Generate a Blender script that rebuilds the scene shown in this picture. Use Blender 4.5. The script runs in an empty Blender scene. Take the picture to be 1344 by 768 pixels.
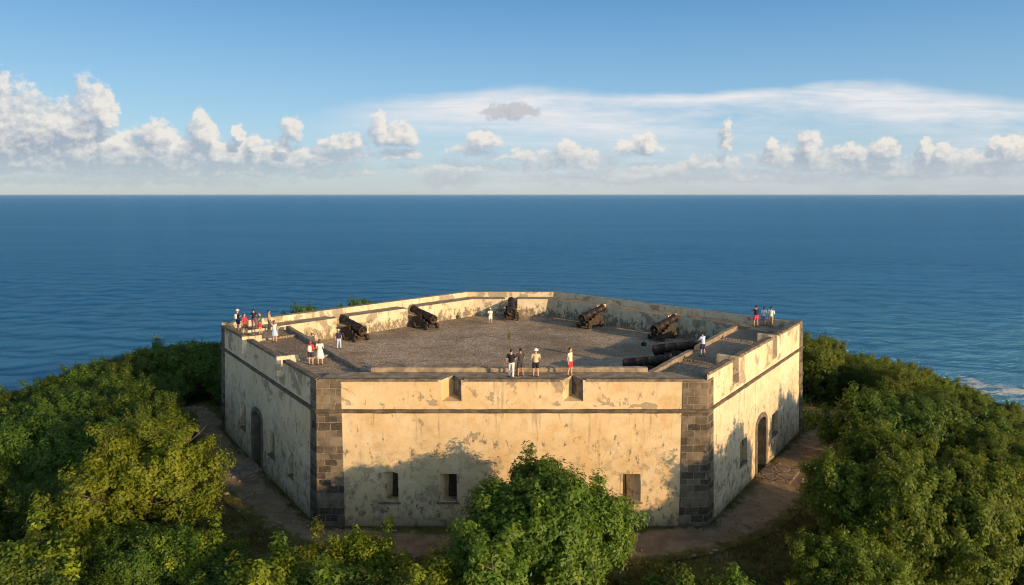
import bpy, bmesh, math, random
import numpy as np
from mathutils import Vector, Matrix

random.seed(7)
SC = bpy.context.scene
COL = SC.collection
PI = math.pi

# ------------------------------------------------------------------ helpers
def tag(o, label=None, cat=None, group=None, kind=None):
    if label: o['label'] = label
    if cat: o['category'] = cat
    if group: o['group'] = group
    if kind: o['kind'] = kind
    return o

def empty(name, loc=(0, 0, 0), rz=0.0):
    o = bpy.data.objects.new(name, None)
    o.empty_display_size = 0.3
    COL.objects.link(o)
    o.location = loc
    o.rotation_euler = (0, 0, rz)
    return o

def link(name, me, mat=None, parent=None, world=True):
    """one mesh object; with a parent the vertices are given in world space unless world=False"""
    if mat is not None:
        mats = mat if isinstance(mat, (list, tuple)) else [mat]
        if len(me.materials) == 0:
            for m in mats: me.materials.append(m)
    o = bpy.data.objects.new(name, me)
    COL.objects.link(o)
    if parent is not None:
        o.parent = parent
        if world:
            off = Vector((0, 0, 0)); q = parent
            while q is not None:
                off += Vector(q.location); q = q.parent
            me.transform(Matrix.Translation(-off))
    return o

def mesh_np(name, V, F, smooth=False):
    """V (n,3) array, F (m,k) array of equal-size faces"""
    me = bpy.data.meshes.new(name)
    V = np.asarray(V, dtype=np.float32); F = np.asarray(F, dtype=np.int32)
    k = F.shape[1]
    me.vertices.add(len(V)); me.vertices.foreach_set('co', V.ravel())
    me.loops.add(F.size); me.loops.foreach_set('vertex_index', F.ravel())
    me.polygons.add(len(F))
    me.polygons.foreach_set('loop_start', np.arange(0, F.size, k, dtype=np.int32))
    me.polygons.foreach_set('loop_total', np.full(len(F), k, dtype=np.int32))
    if smooth: me.polygons.foreach_set('use_smooth', np.ones(len(F), dtype=bool))
    me.update(calc_edges=True)
    return me

class MB:
    """collects closed shapes into one mesh"""
    def __init__(s): s.v = []; s.f = []
    def add(s, v, f):
        b = len(s.v); s.v += [tuple(p) for p in v]; s.f += [tuple(i + b for i in q) for q in f]
    def prism(s, bottom, top):
        n = len(bottom)
        f = [tuple(range(n))[::-1], tuple(range(n, 2 * n))]
        f += [(i, (i + 1) % n, n + (i + 1) % n, n + i) for i in range(n)]
        s.add(list(bottom) + list(top), f)
    def poly_prism(s, pts, z0, z1):
        s.prism([(x, y, z0) for x, y in pts], [(x, y, z1) for x, y in pts])
    def box(s, c, size, M=None):
        hx, hy, hz = size[0] / 2, size[1] / 2, size[2] / 2
        v = [Vector((c[0] + sx * hx, c[1] + sy * hy, c[2] + sz * hz)) for sz in (-1, 1) for sx, sy in ((-1, -1), (1, -1), (1, 1), (-1, 1))]
        if M is not None: v = [M @ p for p in v]
        s.prism(v[:4], v[4:])
    def tube(s, pts, rad, n=10, cap=True, squash=None):
        pts = [Vector(p) for p in pts]
        if not isinstance(rad, (list, tuple)): rad = [rad] * len(pts)
        V = []
        ref = None
        for i, p in enumerate(pts):
            d = (pts[min(i + 1, len(pts) - 1)] - pts[max(i - 1, 0)]).normalized()
            if ref is None:
                ref = Vector((1, 0, 0)) if abs(d.x) < 0.8 else Vector((0, 1, 0))
            a = (ref - d * ref.dot(d)).normalized(); ref = a
            b = d.cross(a)
            r = rad[i]
            ra, rb = (r if isinstance(r, (tuple, list)) else (r, r))
            for k in range(n):
                t = 2 * PI * k / n
                V.append(p + a * ra * math.cos(t) + b * rb * math.sin(t))
        F = []
        for i in range(len(pts) - 1):
            for k in range(n):
                F.append((i * n + k, i * n + (k + 1) % n, (i + 1) * n + (k + 1) % n, (i + 1) * n + k))
        if cap:
            F.append(tuple(range(n))[::-1]); F.append(tuple(range((len(pts) - 1) * n, len(pts) * n)))
        s.add(V, F)
    def ball(s, c, r, nu=14, nv=10, M=None):
        r = r if isinstance(r, (tuple, list)) else (r, r, r)
        V = []; F = []
        for j in range(1, nv):
            t = PI * j / nv
            for k in range(nu):
                a = 2 * PI * k / nu
                V.append(Vector((r[0] * math.sin(t) * math.cos(a), r[1] * math.sin(t) * math.sin(a), r[2] * math.cos(t))))
        V.append(Vector((0, 0, r[2]))); V.append(Vector((0, 0, -r[2])))
        it, ib = len(V) - 2, len(V) - 1
        for j in range(nv - 2):
            for k in range(nu):
                F.append((j * nu + k, (j + 1) * nu + k, (j + 1) * nu + (k + 1) % nu, j * nu + (k + 1) % nu))
        for k in range(nu):
            F.append((it, k, (k + 1) % nu)); F.append((ib, (nv - 2) * nu + (k + 1) % nu, (nv - 2) * nu + k))
        if M is not None: V = [M @ v for v in V]
        s.add([v + Vector(c) for v in V], F)
    def lathe(s, prof, n=24, M=None):
        """prof: list of (r, z); closed caps"""
        V = []; F = []
        for r, z in prof:
            for k in range(n):
                a = 2 * PI * k / n
                V.append(Vector((r * math.cos(a), r * math.sin(a), z)))
        for i in range(len(prof) - 1):
            for k in range(n):
                F.append((i * n + k, i * n + (k + 1) % n, (i + 1) * n + (k + 1) % n, (i + 1) * n + k))
        F.append(tuple(range(n))[::-1]); F.append(tuple(range((len(prof) - 1) * n, len(prof) * n)))
        if M is not None: V = [M @ v for v in V]
        s.add(V, F)
    def mesh(s, name, smooth=False, fix=True):
        me = bpy.data.meshes.new(name)
        me.from_pydata([tuple(v) for v in s.v], [], s.f)
        if fix:
            bm = bmesh.new(); bm.from_mesh(me)
            bmesh.ops.recalc_face_normals(bm, faces=bm.faces)
            bm.to_mesh(me); bm.free()
        if smooth:
            for p in me.polygons: p.use_smooth = True
        me.update()
        return me

def evaluated(o):
    dg = bpy.context.evaluated_depsgraph_get()
    me = bpy.data.meshes.new_from_object(o.evaluated_get(dg))
    return me

def bevel_mesh(me, w, seg=1):
    o = bpy.data.objects.new('tmp', me); COL.objects.link(o)
    m = o.modifiers.new('b', 'BEVEL'); m.width = w; m.segments = seg; m.limit_method = 'ANGLE'; m.angle_limit = math.radians(35)
    r = evaluated(o); bpy.data.objects.remove(o)
    return r

def boolean_diff(me, cutter):
    a = bpy.data.objects.new('tmp_a', me); b = bpy.data.objects.new('tmp_b', cutter)
    COL.objects.link(a); COL.objects.link(b)
    m = a.modifiers.new('d', 'BOOLEAN'); m.operation = 'DIFFERENCE'; m.solver = 'EXACT'; m.object = b
    r = evaluated(a)
    bpy.data.objects.remove(a); bpy.data.objects.remove(b)
    return r

# ------------------------------------------------------------------ nodes
class NT:
    def __init__(s, tree): s.t = tree
    def n(s, typ, **kw):
        nd = s.t.nodes.new(typ)
        for k, v in kw.items(): setattr(nd, k, v)
        return nd
    def put(s, sock, v):
        if v is None: return
        if hasattr(v, 'is_output'): s.t.links.new(v, sock)
        else:
            if sock.type == 'RGBA' and len(v) == 3: v = (*v, 1)
            sock.default_value = v
    def m(s, op, a, b=None, c=None, clamp=False):
        nd = s.n('ShaderNodeMath', operation=op); nd.use_clamp = clamp
        for i, x in enumerate((a, b, c)):
            if x is not None: s.put(nd.inputs[i], x)
        return nd.outputs[0]
    def vm(s, op, a, b=None):
        nd = s.n('ShaderNodeVectorMath', operation=op)
        s.put(nd.inputs[0], a)
        if b is not None: s.put(nd.inputs[1], b)
        return nd.outputs[0]
    def mix(s, f, a, b, mode='MIX'):
        nd = s.n('ShaderNodeMix', data_type='RGBA', blend_type=mode)
        s.put(nd.inputs[0], f); s.put(nd.inputs[6], a); s.put(nd.inputs[7], b)
        return nd.outputs[2]
    def noise(s, vec, scale, detail=4, rough=.55, dist=0, dims='3D'):
        nd = s.n('ShaderNodeTexNoise', noise_dimensions=dims)
        s.put(nd.inputs['Vector'], vec); nd.inputs['Scale'].default_value = scale
        nd.inputs['Detail'].default_value = detail; nd.inputs['Roughness'].default_value = rough
        nd.inputs['Distortion'].default_value = dist
        return nd.outputs[0]
    def voro(s, vec, scale, feature='F1', out=0):
        nd = s.n('ShaderNodeTexVoronoi', feature=feature)
        s.put(nd.inputs['Vector'], vec); nd.inputs['Scale'].default_value = scale
        return nd.outputs[out]
    def scale(s, vec, sc):
        return s.vm('MULTIPLY', vec, sc)
    def ss(s, v, a, b):
        """smoothstep a..b"""
        nd = s.n('ShaderNodeMapRange', interpolation_type='SMOOTHSTEP')
        s.put(nd.inputs[0], v); nd.inputs[1].default_value = a; nd.inputs[2].default_value = b
        return nd.outputs[0]
    def sep(s, v):
        nd = s.n('ShaderNodeSeparateXYZ'); s.put(nd.inputs[0], v); return nd.outputs
    def comb(s, x, y, z=0.0):
        nd = s.n('ShaderNodeCombineXYZ'); s.put(nd.inputs[0], x); s.put(nd.inputs[1], y); s.put(nd.inputs[2], z); return nd.outputs[0]
    def attr(s, name, out='Fac'):
        nd = s.n('ShaderNodeAttribute', attribute_name=name); return nd.outputs[out]

def material(name):
    m = bpy.data.materials.new(name); m.use_nodes = True
    nt = NT(m.node_tree); m.node_tree.nodes.clear()
    out = nt.n('ShaderNodeOutputMaterial')
    b = nt.n('ShaderNodeBsdfPrincipled'); nt.t.links.new(b.outputs[0], out.inputs[0])
    return m, nt, b, out

def finish(nt, b, col, rough=.8, bump=None, bstr=.5, bdist=.03, spec=.3):
    nt.put(b.inputs['Base Color'], col); nt.put(b.inputs['Roughness'], rough)
    b.inputs['Specular IOR Level'].default_value = spec
    if bump is not None:
        bn = nt.n('ShaderNodeBump'); bn.inputs['Strength'].default_value = bstr; bn.inputs['Distance'].default_value = bdist
        nt.put(bn.inputs['Height'], bump); nt.t.links.new(bn.outputs[0], b.inputs['Normal'])

def pos(nt): return nt.n('ShaderNodeNewGeometry').outputs['Position']

# ------------------------------------------------------------------ dimensions
CAM_H, FOC = 19.6, 930.0
PITCH = math.atan(129 / FOC)
FL, FR, RR, BR, BL, LL = (-11.4, 40.3), (11.4, 40.3), (24.0, 57.7), (4.8, 76.6), (-5.1, 76.6), (-24.0, 57.7)
HEX = [FL, FR, RR, BR, BL, LL]
TOP, TER, COURT, LEDGE, REARTOP, CORDON = 8.85, 8.40, 6.8, 8.6, 9.12, 7.0
SEA_Z = -25.0
SUN_AZ = Vector((.735, -.68, 0)).normalized()
SUN_EL = math.radians(12)

def un(px, py, z):
    """a point of the place from a survey of the photograph: where the sight line through (px, py) meets height z"""
    x = (px - 672) / FOC; y = (py - 384) / FOC
    dy = math.cos(PITCH) - y * math.sin(PITCH); dz = -math.sin(PITCH) - y * math.cos(PITCH)
    t = (z - CAM_H) / dz
    return Vector((x * t, dy * t, z))

def offset_hex(poly, d):
    """positive d = inward (poly is counter-clockwise)"""
    n = len(poly); out = []
    ds = d if isinstance(d, (list, tuple)) else [d] * n
    for i in range(n):
        p0, p1, p2 = Vector(poly[i - 1]), Vector(poly[i]), Vector(poly[(i + 1) % n])
        e0 = (p1 - p0).normalized(); e1 = (p2 - p1).normalized()
        n0 = Vector((-e0.y, e0.x)); n1 = Vector((-e1.y, e1.x))
        a = p1 + n0 * ds[i - 1]; b = p1 + n1 * ds[i]
        den = e0.x * e1.y - e0.y * e1.x
        t = ((b.x - a.x) * e1.y - (b.y - a.y) * e1.x) / den
        q = a + e0 * t
        out.append((q.x, q.y))
    return out

BASE = offset_hex(HEX, -.42)
# ------------------------------------------------------------------ materials of the fort
def mat_plaster(name, c1, c2, inner=False):
    m, nt, b, _ = material(name)
    P = pos(nt); z = nt.sep(P)[2]
    z0_ = nt.ss(z, 7.1, 7.3)
    big = nt.noise(P, .35, 3); mid = nt.noise(P, 1.7, 6, .62); fine = nt.noise(P, 9, 5, .65)
    col = nt.mix(nt.ss(big, .35, .68), c1, c2)
    col = nt.mix(nt.m('MULTIPLY', nt.ss(mid, .42, .72), .55), col, (c1[0] * .72, c1[1] * .66, c1[2] * .55))
    # pale scrubbed areas
    pale = nt.ss(nt.noise(nt.vm('ADD', P, (31, 7, 3)), .9, 7, .68), .52, .66)
    col = nt.mix(nt.m('MULTIPLY', pale, .35), col, (.60, .53, .41))
    # ochre wash left on the coat in cloudy patches, small rust-brown scabs
    oc = nt.ss(nt.noise(nt.vm('ADD', P, (12, 40, 9)), .65, 6, .62), .50, .66)
    col = nt.mix(nt.m('MULTIPLY', oc, .38), col, (c1[0] * .95, c1[1] * .80, c1[2] * .58))
    sc_ = nt.ss(nt.noise(nt.vm('ADD', P, (2, 4, 60)), 5.2, 6, .7), .655, .72)
    col = nt.mix(nt.m('MULTIPLY', sc_, .6), col, (.22, .15, .085))
    # rain streaks: long in z, strongest under copings and under the cordon
    st = nt.noise(nt.scale(P, (2.6, 2.6, .22)), 1.0, 6, .62)
    st2 = nt.noise(nt.scale(P, (6.5, 6.5, .35)), 1.0, 5, .6)
    under = nt.m('MAXIMUM', nt.ss(z, 7.4, 8.9), nt.m('MULTIPLY', nt.ss(z, 4.6, 6.9), nt.m('SUBTRACT', 1.0, nt.ss(z, 6.9, 7.1))))
    if inner: under = nt.ss(z, 7.2, 8.6)
    streak = nt.m('MULTIPLY', nt.ss(nt.m('MULTIPLY_ADD', under, .09, st), .60, .74), nt.ss(st2, .38, .6))
    col = nt.mix(nt.m('MULTIPLY', streak, .62), col, (.105, .09, .07))
    # plaster fallen off: grey-brown stone shows
    pn = nt.noise(nt.vm('ADD', P, (3.3, 9.1, 14.2)), .55, 7, .62, .5)
    band = nt.m('MULTIPLY', nt.ss(z, 3.4, 4.6), nt.m('SUBTRACT', 1.0, nt.ss(z, 5.0, 6.0)))
    peel = nt.ss(nt.m('MULTIPLY_ADD', nt.ss(z, 7.15, 7.4), .10, pn), .640, .655)
    lowpeel = nt.m('MULTIPLY', nt.ss(nt.noise(nt.vm('ADD', P, (8, 2, 1)), 1.25, 7, .68), .535, .575), nt.m('SUBTRACT', 1.0, nt.ss(z, 2.2, 6.2)))
    peel = nt.m('MAXIMUM', peel, nt.m('MULTIPLY', lowpeel, .8))
    col = nt.mix(nt.m('MULTIPLY', peel, .8), col, nt.mix(fine, (.15, .125, .095), (.27, .23, .17)))
    # black mould, mostly low
    sp = nt.noise(nt.scale(P, (1, 1, .6)), 2.4, 8, .74)
    lo = nt.m('SUBTRACT', 1.0, nt.ss(z, 1.0, 5.0)) if not inner else nt.m('SUBTRACT', 1.0, nt.ss(z, 7.0, 8.5))
    mould = nt.ss(nt.m('MULTIPLY_ADD', band if not inner else lo, .06, nt.m('MULTIPLY_ADD', lo, .13 if inner else .085, sp)), .600, .69)
    col = nt.mix(nt.m('MULTIPLY', mould, .8), col, (.045, .045, .045))
    # damp foot of the wall
    if not inner:
        ft = nt.m('SUBTRACT', 1.0, nt.ss(nt.m('MULTIPLY_ADD', mid, 1.3, z), .5, 1.5))
        col = nt.mix(nt.m('MULTIPLY', ft, .6), col, (.13, .115, .085))
    col = nt.mix(nt.m('MULTIPLY', nt.ss(fine, .35, .75), .3), col, (c2[0] * 1.08, c2[1] * 1.05, c2[2]))
    h = nt.m('ADD', nt.m('MULTIPLY', fine, .3), nt.m('ADD', nt.m('MULTIPLY', mid, .5), nt.m('MULTIPLY', peel, -.5)))
    finish(nt, b, col, .9, h, .55, .05, .15)
    return m

def mat_blocks(name, dark, light, mortar, bw=.74, bh=.42):
    m, nt, b, _ = material(name)
    P = pos(nt); z = nt.sep(P)[2]
    uv = nt.n('ShaderNodeUVMap').outputs[0]
    w = nt.noise(P, 1.2, 4, .65); w2 = nt.noise(nt.scale(P, (.02, .02, 1)), .8, 2)
    uvw = nt.vm('ADD', uv, nt.vm('ADD', nt.scale(nt.vm('SUBTRACT', nt.comb(w, w, 0.0), (.5, .5, 0)), (.14, .14, 0)), nt.scale(nt.vm('SUBTRACT', nt.comb(w2, w2, 0.0), (.5, .5, 0)), (.5, .7, 0))))
    br = nt.n('ShaderNodeTexBrick'); nt.put(br.inputs['Vector'], uvw)
    br.inputs['Scale'].default_value = 1; br.inputs['Brick Width'].default_value = bw; br.inputs['Row Height'].default_value = bh
    br.inputs['Mortar Size'].default_value = .022; br.inputs['Mortar Smooth'].default_value = .4
    nt.put(br.inputs['Color1'], dark); nt.put(br.inputs['Color2'], light); nt.put(br.inputs['Mortar'], mortar)
    fine = nt.noise(P, 7, 6, .65); mid = nt.noise(P, 1.6, 5, .6)
    col = nt.mix(nt.m('MULTIPLY', nt.ss(mid, .4, .7), .55), br.outputs[0], (dark[0] * .55, dark[1] * .55, dark[2] * .6))
    col = nt.mix(nt.m('MULTIPLY', nt.ss(fine, .45, .75), .45), col, light)
    up = nt.ss(z, 6.4, 7.3)
    col = nt.mix(nt.m('MULTIPLY', up, .40), col, nt.mix(br.outputs[1], nt.mix(nt.ss(mid, .4, .62), (.20, .155, .10), (.10, .08, .06)), (.32, .26, .18)))
    h = nt.m('ADD', nt.m('MULTIPLY', br.outputs[1], -.8), nt.m('MULTIPLY', fine, .4))
    finish(nt, b, col, .9, h, .7, .05, .15)
    return m

def mat_cobble(name, a, c, sc=3.4):
    m, nt, b, _ = material(name)
    P = pos(nt)
    P2 = nt.vm('ADD', P, nt.scale(nt.vm('SUBTRACT', nt.comb(nt.noise(P, 1.1), nt.noise(P, 1.3), 0.0), (.5, .5, 0)), (.5, .5, 0)))
    P2 = nt.scale(P2, (1, 1, 0))
    e = nt.voro(P2, sc, 'DISTANCE_TO_EDGE', 0)
    cv = nt.voro(P2, sc, 'F1', 1)
    cvx = nt.sep(cv)[0]
    big = nt.noise(P, .22, 5, .6); fine = nt.noise(P, 11, 5, .65); mid = nt.noise(P, 1.0, 6, .65)
    col = nt.mix(cvx, a, c)
    col = nt.mix(nt.m('MULTIPLY', nt.ss(big, .4, .62), .8), col, (a[0] * .62, a[1] * .60, a[2] * .58))
    col = nt.mix(nt.m('MULTIPLY', nt.ss(mid, .5, .72), .45), col, (.085, .08, .05))
    col = nt.mix(nt.m('MULTIPLY', nt.ss(fine, .42, .75), .4), col, (c[0] * 1.25, c[1] * 1.2, c[2] * 1.12))
    gap = nt.m('SUBTRACT', 1.0, nt.ss(e, .0, .06))
    col = nt.mix(nt.m('MULTIPLY', gap, .5), col, (.06, .05, .04))
    h = nt.m('ADD', nt.ss(e, 0, .12), nt.m('MULTIPLY', fine, .35))
    finish(nt, b, col, .88, h, .8, .08, .2)
    return m

def mat_plain(name, c1, c2, sc=4, rough=.85, bstr=.3, bdist=.02, spec=.25, metal=0, obj=False):
    m, nt, b, _ = material(name)
    P = nt.n('ShaderNodeTexCoord').outputs['Object'] if obj else pos(nt)
    a = nt.noise(P, sc, 6, .62); f = nt.noise(P, sc * 5, 4, .6)
    col = nt.mix(nt.ss(a, .35, .68), c1, c2)
    col = nt.mix(nt.m('MULTIPLY', f, .25), col, tuple(x * .6 for x in c1))
    finish(nt, b, col, rough, nt.m('ADD', a, nt.m('MULTIPLY', f, .4)), bstr, bdist, spec)
    b.inputs['Metallic'].default_value = metal
    return m

M_PLASTER = mat_plaster('plaster', (.57, .465, .315), (.64, .54, .395))
M_OCHRE = mat_plaster('ochre_plaster', (.51, .39, .225), (.58, .465, .30))
M_INNER = mat_plaster('inner_plaster', (.55, .475, .335), (.64, .565, .42), True)
M_NOTCH_SHADE = mat_plain('stained_shaded_notch', (.10, .088, .07), (.30, .26, .20), 2.2, .9, .6, .04)  # stain plus painted shade, for front notch cheeks turned from the sun
M_QUOIN = mat_blocks('quoin_stone', (.045, .038, .032), (.20, .162, .12), (.27, .22, .155))
M_CORDON = mat_plain('cordon_stone', (.07, .058, .042), (.15, .12, .085), 2.2, .9, .6, .04)
M_COPING = mat_plain('coping_stone', (.20, .16, .115), (.40, .325, .23), 1.6, .9, .6, .04)
M_COPE_DARK = mat_plain('dark_coping', (.10, .08, .058), (.24, .195, .14), 2.4, .9, .6, .04)
M_COURT = mat_cobble('court_cobbles', (.34, .265, .19), (.55, .435, .325), 4.0)
M_TERR = mat_cobble('terrace_paving', (.32, .25, .18), (.43, .345, .26), 3.6)
M_IRON = mat_plain('rusted_iron', (.016, .014, .014), (.060, .036, .024), 3.0, .58, .4, .015, .4, .3, True)
M_CARR = mat_plain('carriage_wood', (.035, .028, .023), (.085, .060, .042), 3.5, .8, .4, .015, .25, 0, True)
M_DOOR = mat_plain('dark_door_wood', (.018, .016, .015), (.045, .036, .03), 3, .7, .3)
M_SHUT = mat_plain('brown_shutter_wood', (.17, .10, .05), (.26, .16, .08), 3, .8, .3)
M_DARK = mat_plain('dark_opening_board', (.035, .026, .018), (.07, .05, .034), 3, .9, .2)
M_NICHE = mat_plain('niche_boards', (.26, .18, .10), (.38, .28, .16), 3, .85, .3)
M_FRAME = mat_plain('grey_stone_frame', (.10, .088, .072), (.19, .165, .125), 2.5, .9, .5, .03)
M_STEP = mat_cobble('doorstep_flags', (.22, .17, .13), (.30, .24, .18), 1.4)

# ------------------------------------------------------------------ the fort
fort = empty('fort', (0, 58, 0))
tag(fort, 'weathered cream plaster fort with dark stone corners and a cannon courtyard on the headland', 'fort')

def wall_frame(i):
    a, b = Vector(HEX[i]), Vector(HEX[(i + 1) % 6])
    e = (b - a); L = e.length; e.normalize()
    n = Vector((e.y, -e.x))          # outward
    return a, e, n, L

BAT = .42; ZB = -1.0
def face_at(i, s, z, depth=0.0, top=TOP):
    """point on wall i: s metres along, height z, depth metres behind the battered face"""
    a, e, n, L = wall_frame(i)
    o = BAT * (TOP - z) / (TOP - ZB)
    q = a + e * s + n * (o - depth)
    return Vector((q.x, q.y, z))

def s_of(i, px, z):
    """distance along wall i at which the sight line px crosses its face at height z"""
    a, e, n, L = wall_frame(i)
    lo, hi = -2.0, L + 2.0
    f = lambda s: (lambda p: 672 + FOC * p.x / (p.y * math.cos(PITCH) + (CAM_H - z) * math.sin(PITCH)) - px)(face_at(i, s, z))
    for _ in range(60):
        mid = (lo + hi) / 2
        if (f(lo) > 0) == (f(mid) > 0): lo = mid
        else: hi = mid
    return (lo + hi) / 2

def uv_wall(me, i):
    a, e, n, L = wall_frame(i)
    uv = me.uv_layers.new(name='UVMap').data
    for p in me.polygons:
        nn = p.normal
        for li in p.loop_indices:
            c = me.vertices[me.loops[li].vertex_index].co
            d = Vector((c.x - a.x, c.y - a.y))
            u = d.dot(e); w = d.dot(n)
            if abs(nn.x * e.x + nn.y * e.y) > .7: u = w + 17
            uv[li].uv = (u + i * 3.37, c.z if abs(nn.z) < .7 else w + 5)

THICK = [1.9, 1.5, 2.4, 2.4, 2.4, 1.5]
INN = offset_hex(HEX, THICK)
PAR = offset_hex(HEX, [.9, .5, .7, .7, .7, .5])
WTOP = [TOP, TER, LEDGE, LEDGE, LEDGE, TER]
PTOP = [TOP, 9.2, REARTOP, REARTOP, REARTOP, 8.85]

def cut_box(cb, i, s, w, z0, z1, depth, arch=0.0, out=.8, splay=None):
    """a box (with a segmental head when arch > 0) through the face of wall i"""
    a, e, n, L = wall_frame(i)
    prof = [(-w / 2, z0), (w / 2, z0), (w / 2, z1)]
    if arch > 0:
        for k in range(1, 8):
            t = PI * k / 8
            prof.append((math.cos(t) * w / 2, z1 + math.sin(t) * arch))
    prof.append((-w / 2, z1))
    o = BAT * (TOP - (z0 + z1) / 2) / (TOP - ZB)
    f = []; bk = []
    for u, z in prof:
        q = a + e * (s + u) + n * (o + (out if splay is None else 0)); f.append((q.x, q.y, z))
        ub = u if splay is None else splay[0] + (splay[1] - splay[0]) * (u / w + .5)
        q = a + e * (s + ub) + n * (o - depth); bk.append((q.x, q.y, z))
    if splay is not None:      # carry the splay on to well outside the face
        f = [tuple(Vector(p) + (Vector(p) - Vector(q)) * .3) for p, q in zip(f, bk)]
    cb.prism(f, bk)

openings = {k: [] for k in range(6)}
# (kind, s, width, z0, z1, arch)
for px, ar in ((511, .14), (588, 0), (829, .0)):
    openings[0].append(('window', s_of(0, px, 2.4), 1.05, 1.5, 3.2, ar))
SPLAY = {0: (.16, .50), 1: (.06, .50), 2: (-.52, -.30)}
openings[1].append(('door', s_of(1, 999, 2.2), 2.0, -.3, 3.45, .42))
openings[1].append(('window', s_of(1, 976, 2.4), 1.5, 1.7, 3.3, .12))
openings[1].append(('window', s_of(1, 1017, 2.4), 1.6, 1.7, 3.4, .0))
openings[5].append(('door', s_of(5, 338, 2.2), 2.0, -.3, 3.5, .45))
openings[5].append(('window', s_of(5, 319, 2.6), 1.5, 1.7, 3.5, .25))
openings[5].append(('window', s_of(5, 356, 2.4), 1.5, 1.6, 3.2, .25))
openings[5].append(('window', s_of(5, 382, 2.2), .9, 1.5, 3.1, .1))
notch = {0: [(s_of(0, 592, TOP), 1.22), (s_of(0, 752, TOP), 1.22)],
         1: [(s_of(1, 965.5, TOP), 1.15), (s_of(1, 1017, TOP), 1.1)],
         5: [(s_of(5, 367, TOP), 1.15), (s_of(5, 320.5, TOP), 1.1)]}

for i in range(6):
    j = (i + 1) % 6
    a, e, n, L = wall_frame(i)
    wb = MB()
    zt = PTOP[i]
    # body up to the walkway, thin parapet on top of it, in one closed section
    k = (zt - ZB) / (TOP - ZB)
    def outer(p, b): return (b[0] + (p[0] - b[0]) * k, b[1] + (p[1] - b[1]) * k, zt)
    if i == 0:
        wb.prism([(*BASE[i], ZB), (*BASE[j], ZB), (*INN[j], ZB), (*INN[i], ZB)],
                 [(*HEX[i], zt), (*HEX[j], zt), (*INN[j], zt), (*INN[i], zt)])
    else:
        V = [(*BASE[i], ZB), (*HEX[i], zt), (*PAR[i], zt), (*PAR[i], WTOP[i]), (*INN[i], WTOP[i]), (*INN[i], ZB)]
        W = [(*BASE[j], ZB), (*HEX[j], zt), (*PAR[j], zt), (*PAR[j], WTOP[i]), (*INN[j], WTOP[i]), (*INN[j], ZB)]
        wb.prism(V, W)
    me = wb.mesh('wall')
    if i in (0, 1, 5):
        # a finer section keeps the long faces from shading oddly after the cuts
        for oi, (kind, s, w, z0, z1, ar) in enumerate(openings[i]):
            cb = MB()
            if i == 0: cut_box(cb, i, s, w, z0, z1, .85, ar, splay=SPLAY[oi])
            else: cut_box(cb, i, s, w, z0, z1, .85 if kind == 'door' else .45, ar)
            me = boolean_diff(me, cb.mesh('cut'))
        for s, w in notch[i]:
            cb = MB()
            def P(u, d, z): q = a + e * (s + u) + n * (-d); return (q.x, q.y, z)
            if i == 0:
                cb.prism([P(-w / 2 * 1.18, -.3, 7.55), P(w / 2 * 1.18, -.3, 7.55), P(.05, 1.15, 7.75)],
                         [P(-w / 2 * 1.18, -.3, 10), P(w / 2 * 1.18, -.3, 10), P(.05, 1.15, 10)])
            else:
                cb.prism([P(-w / 2 * 1.1, -.4, 7.5), P(w / 2 * 1.1, -.4, 7.5), P(w / 2 * .85, 1.3, 7.7), P(-w / 2 * .85, 1.3, 7.7)],
                         [P(-w / 2 * 1.1, -.4, 10), P(w / 2 * 1.1, -.4, 10), P(w / 2 * .85, 1.3, 10), P(-w / 2 * .85, 1.3, 10)])
            me = boolean_diff(me, cb.mesh('cut'))
    openings[i].append(me)

# cannons: (px of the centre of the carriage on the ground, wall they point over)
cannon_spots = []
def spot(i, px, back):
    """on the courtyard, 'back' metres in front of the inner face of rear wall i, seen at px"""
    a, e, n, L = wall_frame(i)
    best = None
    for k in range(400):
        s = L * k / 400
        q = a + e * s - n * (THICK[i] + back)
        x = 672 + FOC * q.x / (q.y * math.cos(PITCH) + (CAM_H - COURT) * math.sin(PITCH))
        if best is None or abs(x - px) < best[0]: best = (abs(x - px), q, s)
    return best[1], best[2], n
for i, px, back in ((4, 465, 1.75), (4, 557, 1.75), (3, 671, 1.75), (2, 776, 1.75), (2, 870, 1.75)):
    q, s, n = spot(i, px, back)
    cannon_spots.append((q, n))
    a, e, nn, L = wall_frame(i)
    me = openings[i].pop()
    cb = MB()
    def P(u, d, z): r = a + e * (s + u) - nn * d; return (r.x, r.y, z)
    cb.prism([P(-.75, .75, 7.75), P(.75, .75, 7.75), P(.6, 3.2, 7.6), P(-.6, 3.2, 7.6)],
             [P(-.75, .75, 10), P(.75, .75, 10), P(.6, 3.2, 10), P(-.6, 3.2, 10)])
    me = boolean_diff(me, cb.mesh('cut'))
    # a slot through the outer parapet for the muzzle
    cb = MB(); cb.prism([P(-.9, -.6, 8.3), P(.9, -.6, 8.3), P(.6, .76, 8.3), P(-.6, .76, 8.3)], [P(-.9, -.6, 8.605), P(.9, -.6, 8.605), P(.6, .76, 8.605), P(-.6, .76, 8.605)])
    openings[i].append(me)

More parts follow.
